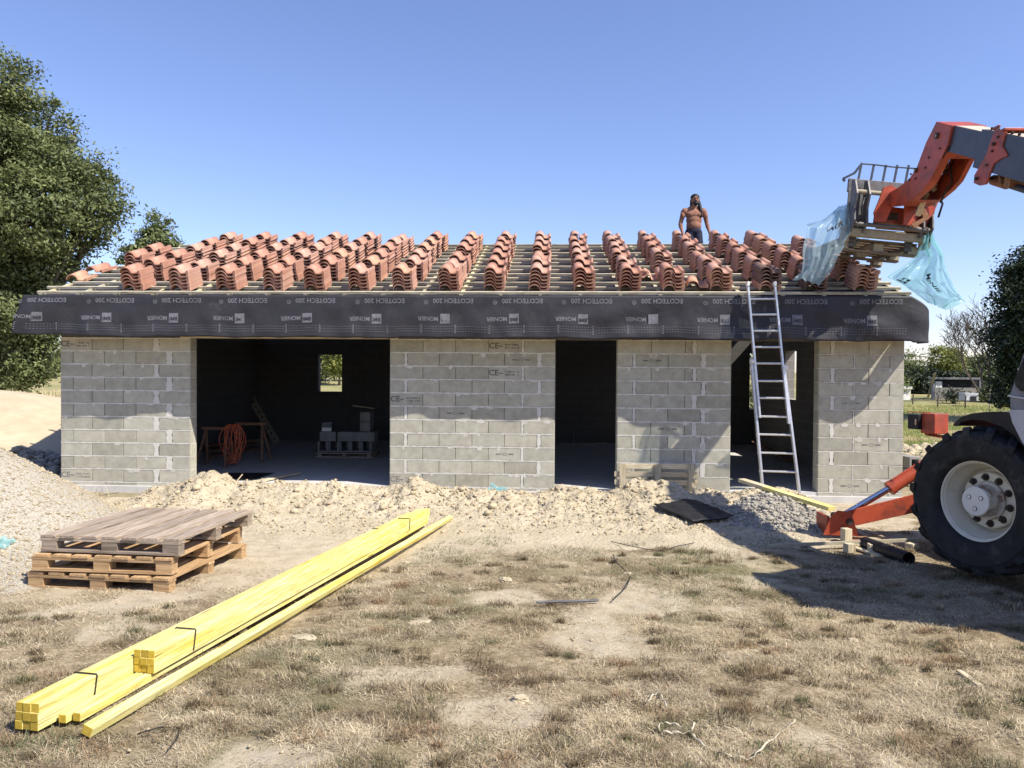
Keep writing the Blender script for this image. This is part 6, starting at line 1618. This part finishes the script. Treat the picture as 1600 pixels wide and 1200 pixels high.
# helper working in untilted pixel offsets: undo the tilt so that shapes land where traced
def CU_(px, py, y=0.0):
    v = Vector(((px-1387)*K, 0, -(py-335)*K)); q = Matrix.Rotation(-TLT, 3, 'Y') @ v; return Vector((q.x, y, q.z))
def plate(b, pix, y0, th, mi=0): b.prism([CU_(a, c, y0) for a, c in pix], (0, th, 0), mi)
def sideplate(b, x, dx):
    pts = [(0, .42), (-.10, .40), (-.20, .20), (-.16, .02), (-.20, -.18), (-.10, -.30), (0, -.30)]
    b.prism([(x, y, z) for y, z in pts], (dx, 0, 0))
cpart('carriage', ['steel', 'khaki'], lambda b: (
    b.box((0, .06, .36), (1.10, .05, .18)), b.box((0, .06, -.26), (1.14, .06, .10), mi=1), b.box((0, -.02, -.29), (1.16, .10, .10), mi=1),
    sideplate(b, -.53, .025), sideplate(b, -.36, .025), sideplate(b, .40, .025), sideplate(b, .52, .025),
    b.cyl((-.50, -.12, .24), (.02, -.12, .24), .030, n=14, mi=1), b.cyl((-.50, -.16, -.20), (.50, -.16, -.20), .028, n=14),
    b.box((-.545, .03, -.31), (.05, .2, .22), mi=1), b.box((.55, .03, -.30), (.07, .2, .24), mi=1),
    b.box((-.44, .045, 0), (.20, .03, .60)), b.box((.40, .045, -.05), (.25, .03, .5))), bevel=.004)
cpart('quick_hitch', ['orange', 'rust', 'darkbolt'], lambda b: (
    plate(b, [(1366, 300), (1378, 296), (1392, 306), (1384, 322), (1376, 338), (1370, 352), (1354, 352), (1352, 338), (1360, 318)], -.26, .03),
    plate(b, [(1372, 324), (1410, 328), (1440, 330), (1446, 345), (1440, 358), (1360, 354), (1362, 340)], -.10, .04),
    plate(b, [(1400, 322), (1416, 326), (1418, 358), (1398, 356)], -.24, .03), plate(b, [(1420, 335), (1428, 332), (1436, 346), (1412, 362), (1408, 356), (1426, 346)], -.28, .03, 1),
    plate(b, [(1446, 300), (1460, 300), (1456, 316), (1446, 340), (1436, 350), (1430, 340), (1440, 322)], -.18, .03), plate(b, [(1378, 334), (1397, 335), (1397, 347), (1375, 346)], -.107, .004, 2),
    plate(b, [(1362, 350), (1440, 358), (1441, 366), (1362, 360)], -.16, .05, 1)), bevel=.004)
cpart('fork_shank', 'steel', lambda b: [b.box((x, .12, -.02), (.10, .05, .74)) for x in (-.40, .38)], bevel=.006)
def blade(b, x): b.prism([(x-.05, .12, -.40), (x-.05, 1.25, -.425), (x-.05, 1.25, -.44), (x-.05, .12, -.45)], (.10, 0, 0))
cpart('fork_blade', 'steel', lambda b: blade(b, -.40)); cpart('fork_blade', 'steel', lambda b: blade(b, .38))
def guard(b):
    top = [(1352, 252.5), (1375, 254), (1400, 257), (1432, 259), (1450, 260)]
    y = .14
    for a, c in zip(top[:-1], top[1:]): b.beam(CU_(*a, y), CU_(*c, y), .012, .028, up=(0, 1, 0))
    for px in (1352, 1372, 1391, 1409, 1427, 1444): b.beam(CU_(px, 254, y), CU_(px-7, 292, y), .028, .014, up=(0, 1, 0))
    pts = [(1352, 252.5), (1346, 260), (1340, 268), (1330, 273), (1322, 277), (1325, 281)]
    for a, c in zip(pts[:-1], pts[1:]): b.beam(CU_(*a, y-.03), CU_(*c, y-.03), .03, .02, up=(0, 1, 0))
cpart('load_guard', 'boomblue', guard)
cpart('hydraulic_hose', 'blackpl', lambda b: b.tube([CU_(1339, 315, -.22), CU_(1333, 330, -.26), CU_(1335, 345, -.24), CU_(1330, 352, -.2)], .014, 7), smooth=True)
cpart('hydraulic_hose', 'blackpl', lambda b: b.tube([CU_(1448, 305, -.25), CU_(1455, 325, -.27), CU_(1450, 345, -.25)], .014, 7), smooth=True)

# wooden pallet left on the forks with torn film
fp = thing('pallet', cc_+Vector((0, .7, -.5)), 'dirty wooden pallet resting on the raised forks of the machine', 'pallet')
def fpart(name, m, fn): b = MB(); b.T = CM; fn(b); return b.build(name, m, fp)
for k in range(7): fpart('deck_board', 'palletold', lambda b: b.box((0-.02, .20+k*.165, -.345), (1.06, .13, .022), tint=.6+.1*(k % 3)))
for x in (-.50, -.02, .46): fpart('stringer', 'palletold', lambda b: b.box((x, .70, -.372), (.11, 1.10, .02), tint=.7))
for x in (-.50, -.02, .46):
    for y in (.19, .70, 1.2): fpart('block', 'khaki', lambda b: b.box((x, y, -.435), (.13, .13, .10), tint=.8))
for y in (.17, .70, 1.22): fpart('bottom_board', 'palletold', lambda b: b.box((-.02, y, -.50), (1.10, .10, .022), tint=.55))

# ---------------- torn wrapping film
def film(name, rows, m, lab, fold=.03, seed=1):
    """rows: list of (left px, right px, Y) pairs down the sheet, ((px,py),(px,py),Y)"""
    mb = MB(); nr = (len(rows)-1)*5; nc = 26; rr = random.Random(seed); ph = [rr.uniform(0, 6) for _ in range(4)]
    def fn(s, t):
        f = t*(len(rows)-1); i = min(int(f), len(rows)-2); q = f-i; q = q*q*(3-2*q)
        (a0, b0, y0), (a1, b1, y1) = rows[i], rows[i+1]
        A = at(a0[0], a0[1], y0).lerp(at(a1[0], a1[1], y1), q); B = at(b0[0], b0[1], y0).lerp(at(b1[0], b1[1], y1), q)
        p = A.lerp(B, s); p.y += fold*(math.sin(s*17+ph[0]+2*t)+.6*math.sin(s*31+ph[1]-3*t)+.8*math.sin(t*9+ph[2]+s*4)); p.x += .012*math.sin(t*21+ph[3]+s*3); p.z += .012*math.sin(s*19+t*5)
        return p
    mb.grid(fn, nc*2, nr*2); o = mb.build(name, m, smooth=True); tag(o, lab, 'plastic sheet', 'torn wrapping film on the forks'); return o, fn
Yf = 10.35
o, fn1 = film('wrapping_film', [((1312, 322), (1324, 318), Yf+.1), ((1285, 345), (1324, 345), Yf+.05), ((1259, 352), (1326, 368), Yf), ((1256, 378), (1318, 384), Yf-.05), ((1254, 405), (1311, 396), Yf-.1), ((1252, 425), (1302, 415), Yf-.12), ((1241, 436), (1290, 432), Yf-.12), ((1247, 436), (1281, 446), Yf-.12)],
               'film', 'torn pale blue wrapping film hanging from the left end of the forks', seed=2)
o2, fn2 = film('wrapping_film', [((1440, 372), (1455, 352), Yf), ((1437, 384), (1464, 378), Yf+.0), ((1434, 398), (1472, 400), Yf-.02), ((1412, 416), (1482, 422), Yf-.05), ((1384, 434), (1492, 444), Yf-.08), ((1410, 448), (1504, 460), Yf-.06), ((1432, 458), (1506, 470), Yf), ((1452, 472), (1476, 484), Yf)],
                'filmcyan', 'large turquoise wrapping film blowing from the right end of the forks over the roof corner', seed=5, fold=.05)
o3, fn3 = film('wrapping_film', [((1305, 330), (1328, 325), Yf+.3), ((1306, 358), (1332, 356), Yf+.25), ((1312, 376), (1345, 376), Yf+.3), ((1330, 381), (1360, 374), Yf+.35)], 'film', 'bluish film bunched under the left side of the fork carriage', seed=8)
def film_text(body, fn, s0, t0, ds, dt, size, parent, ms=1, mt=1, jit=0):
    mb = MB(); v_, f_ = text_tris(body, 1.0)
    pts = []
    for x, y in v_:
        s = s0+ds[0]*x*size+ds[1]*y*size; t = t0+dt[0]*x*size+dt[1]*y*size
        p = fn(min(max(s, 0), 1), min(max(t, 0), 1)); pts.append(p+Vector((0, -.006, 0)))
    mb.add(pts, f_); mb.build('film_print', 'wire', parent)
film_text('ER', fn2, .20, .60, (-1.0, .30), (.35, .9), .10, o2)
film_text('NOM', fn1, .62, .22, (1.0, .5), (-.30, .55), .13, o)
film_text('MONIER', fn2, .62, .62, (.10, .55), (.75, -.10), .09, o2)
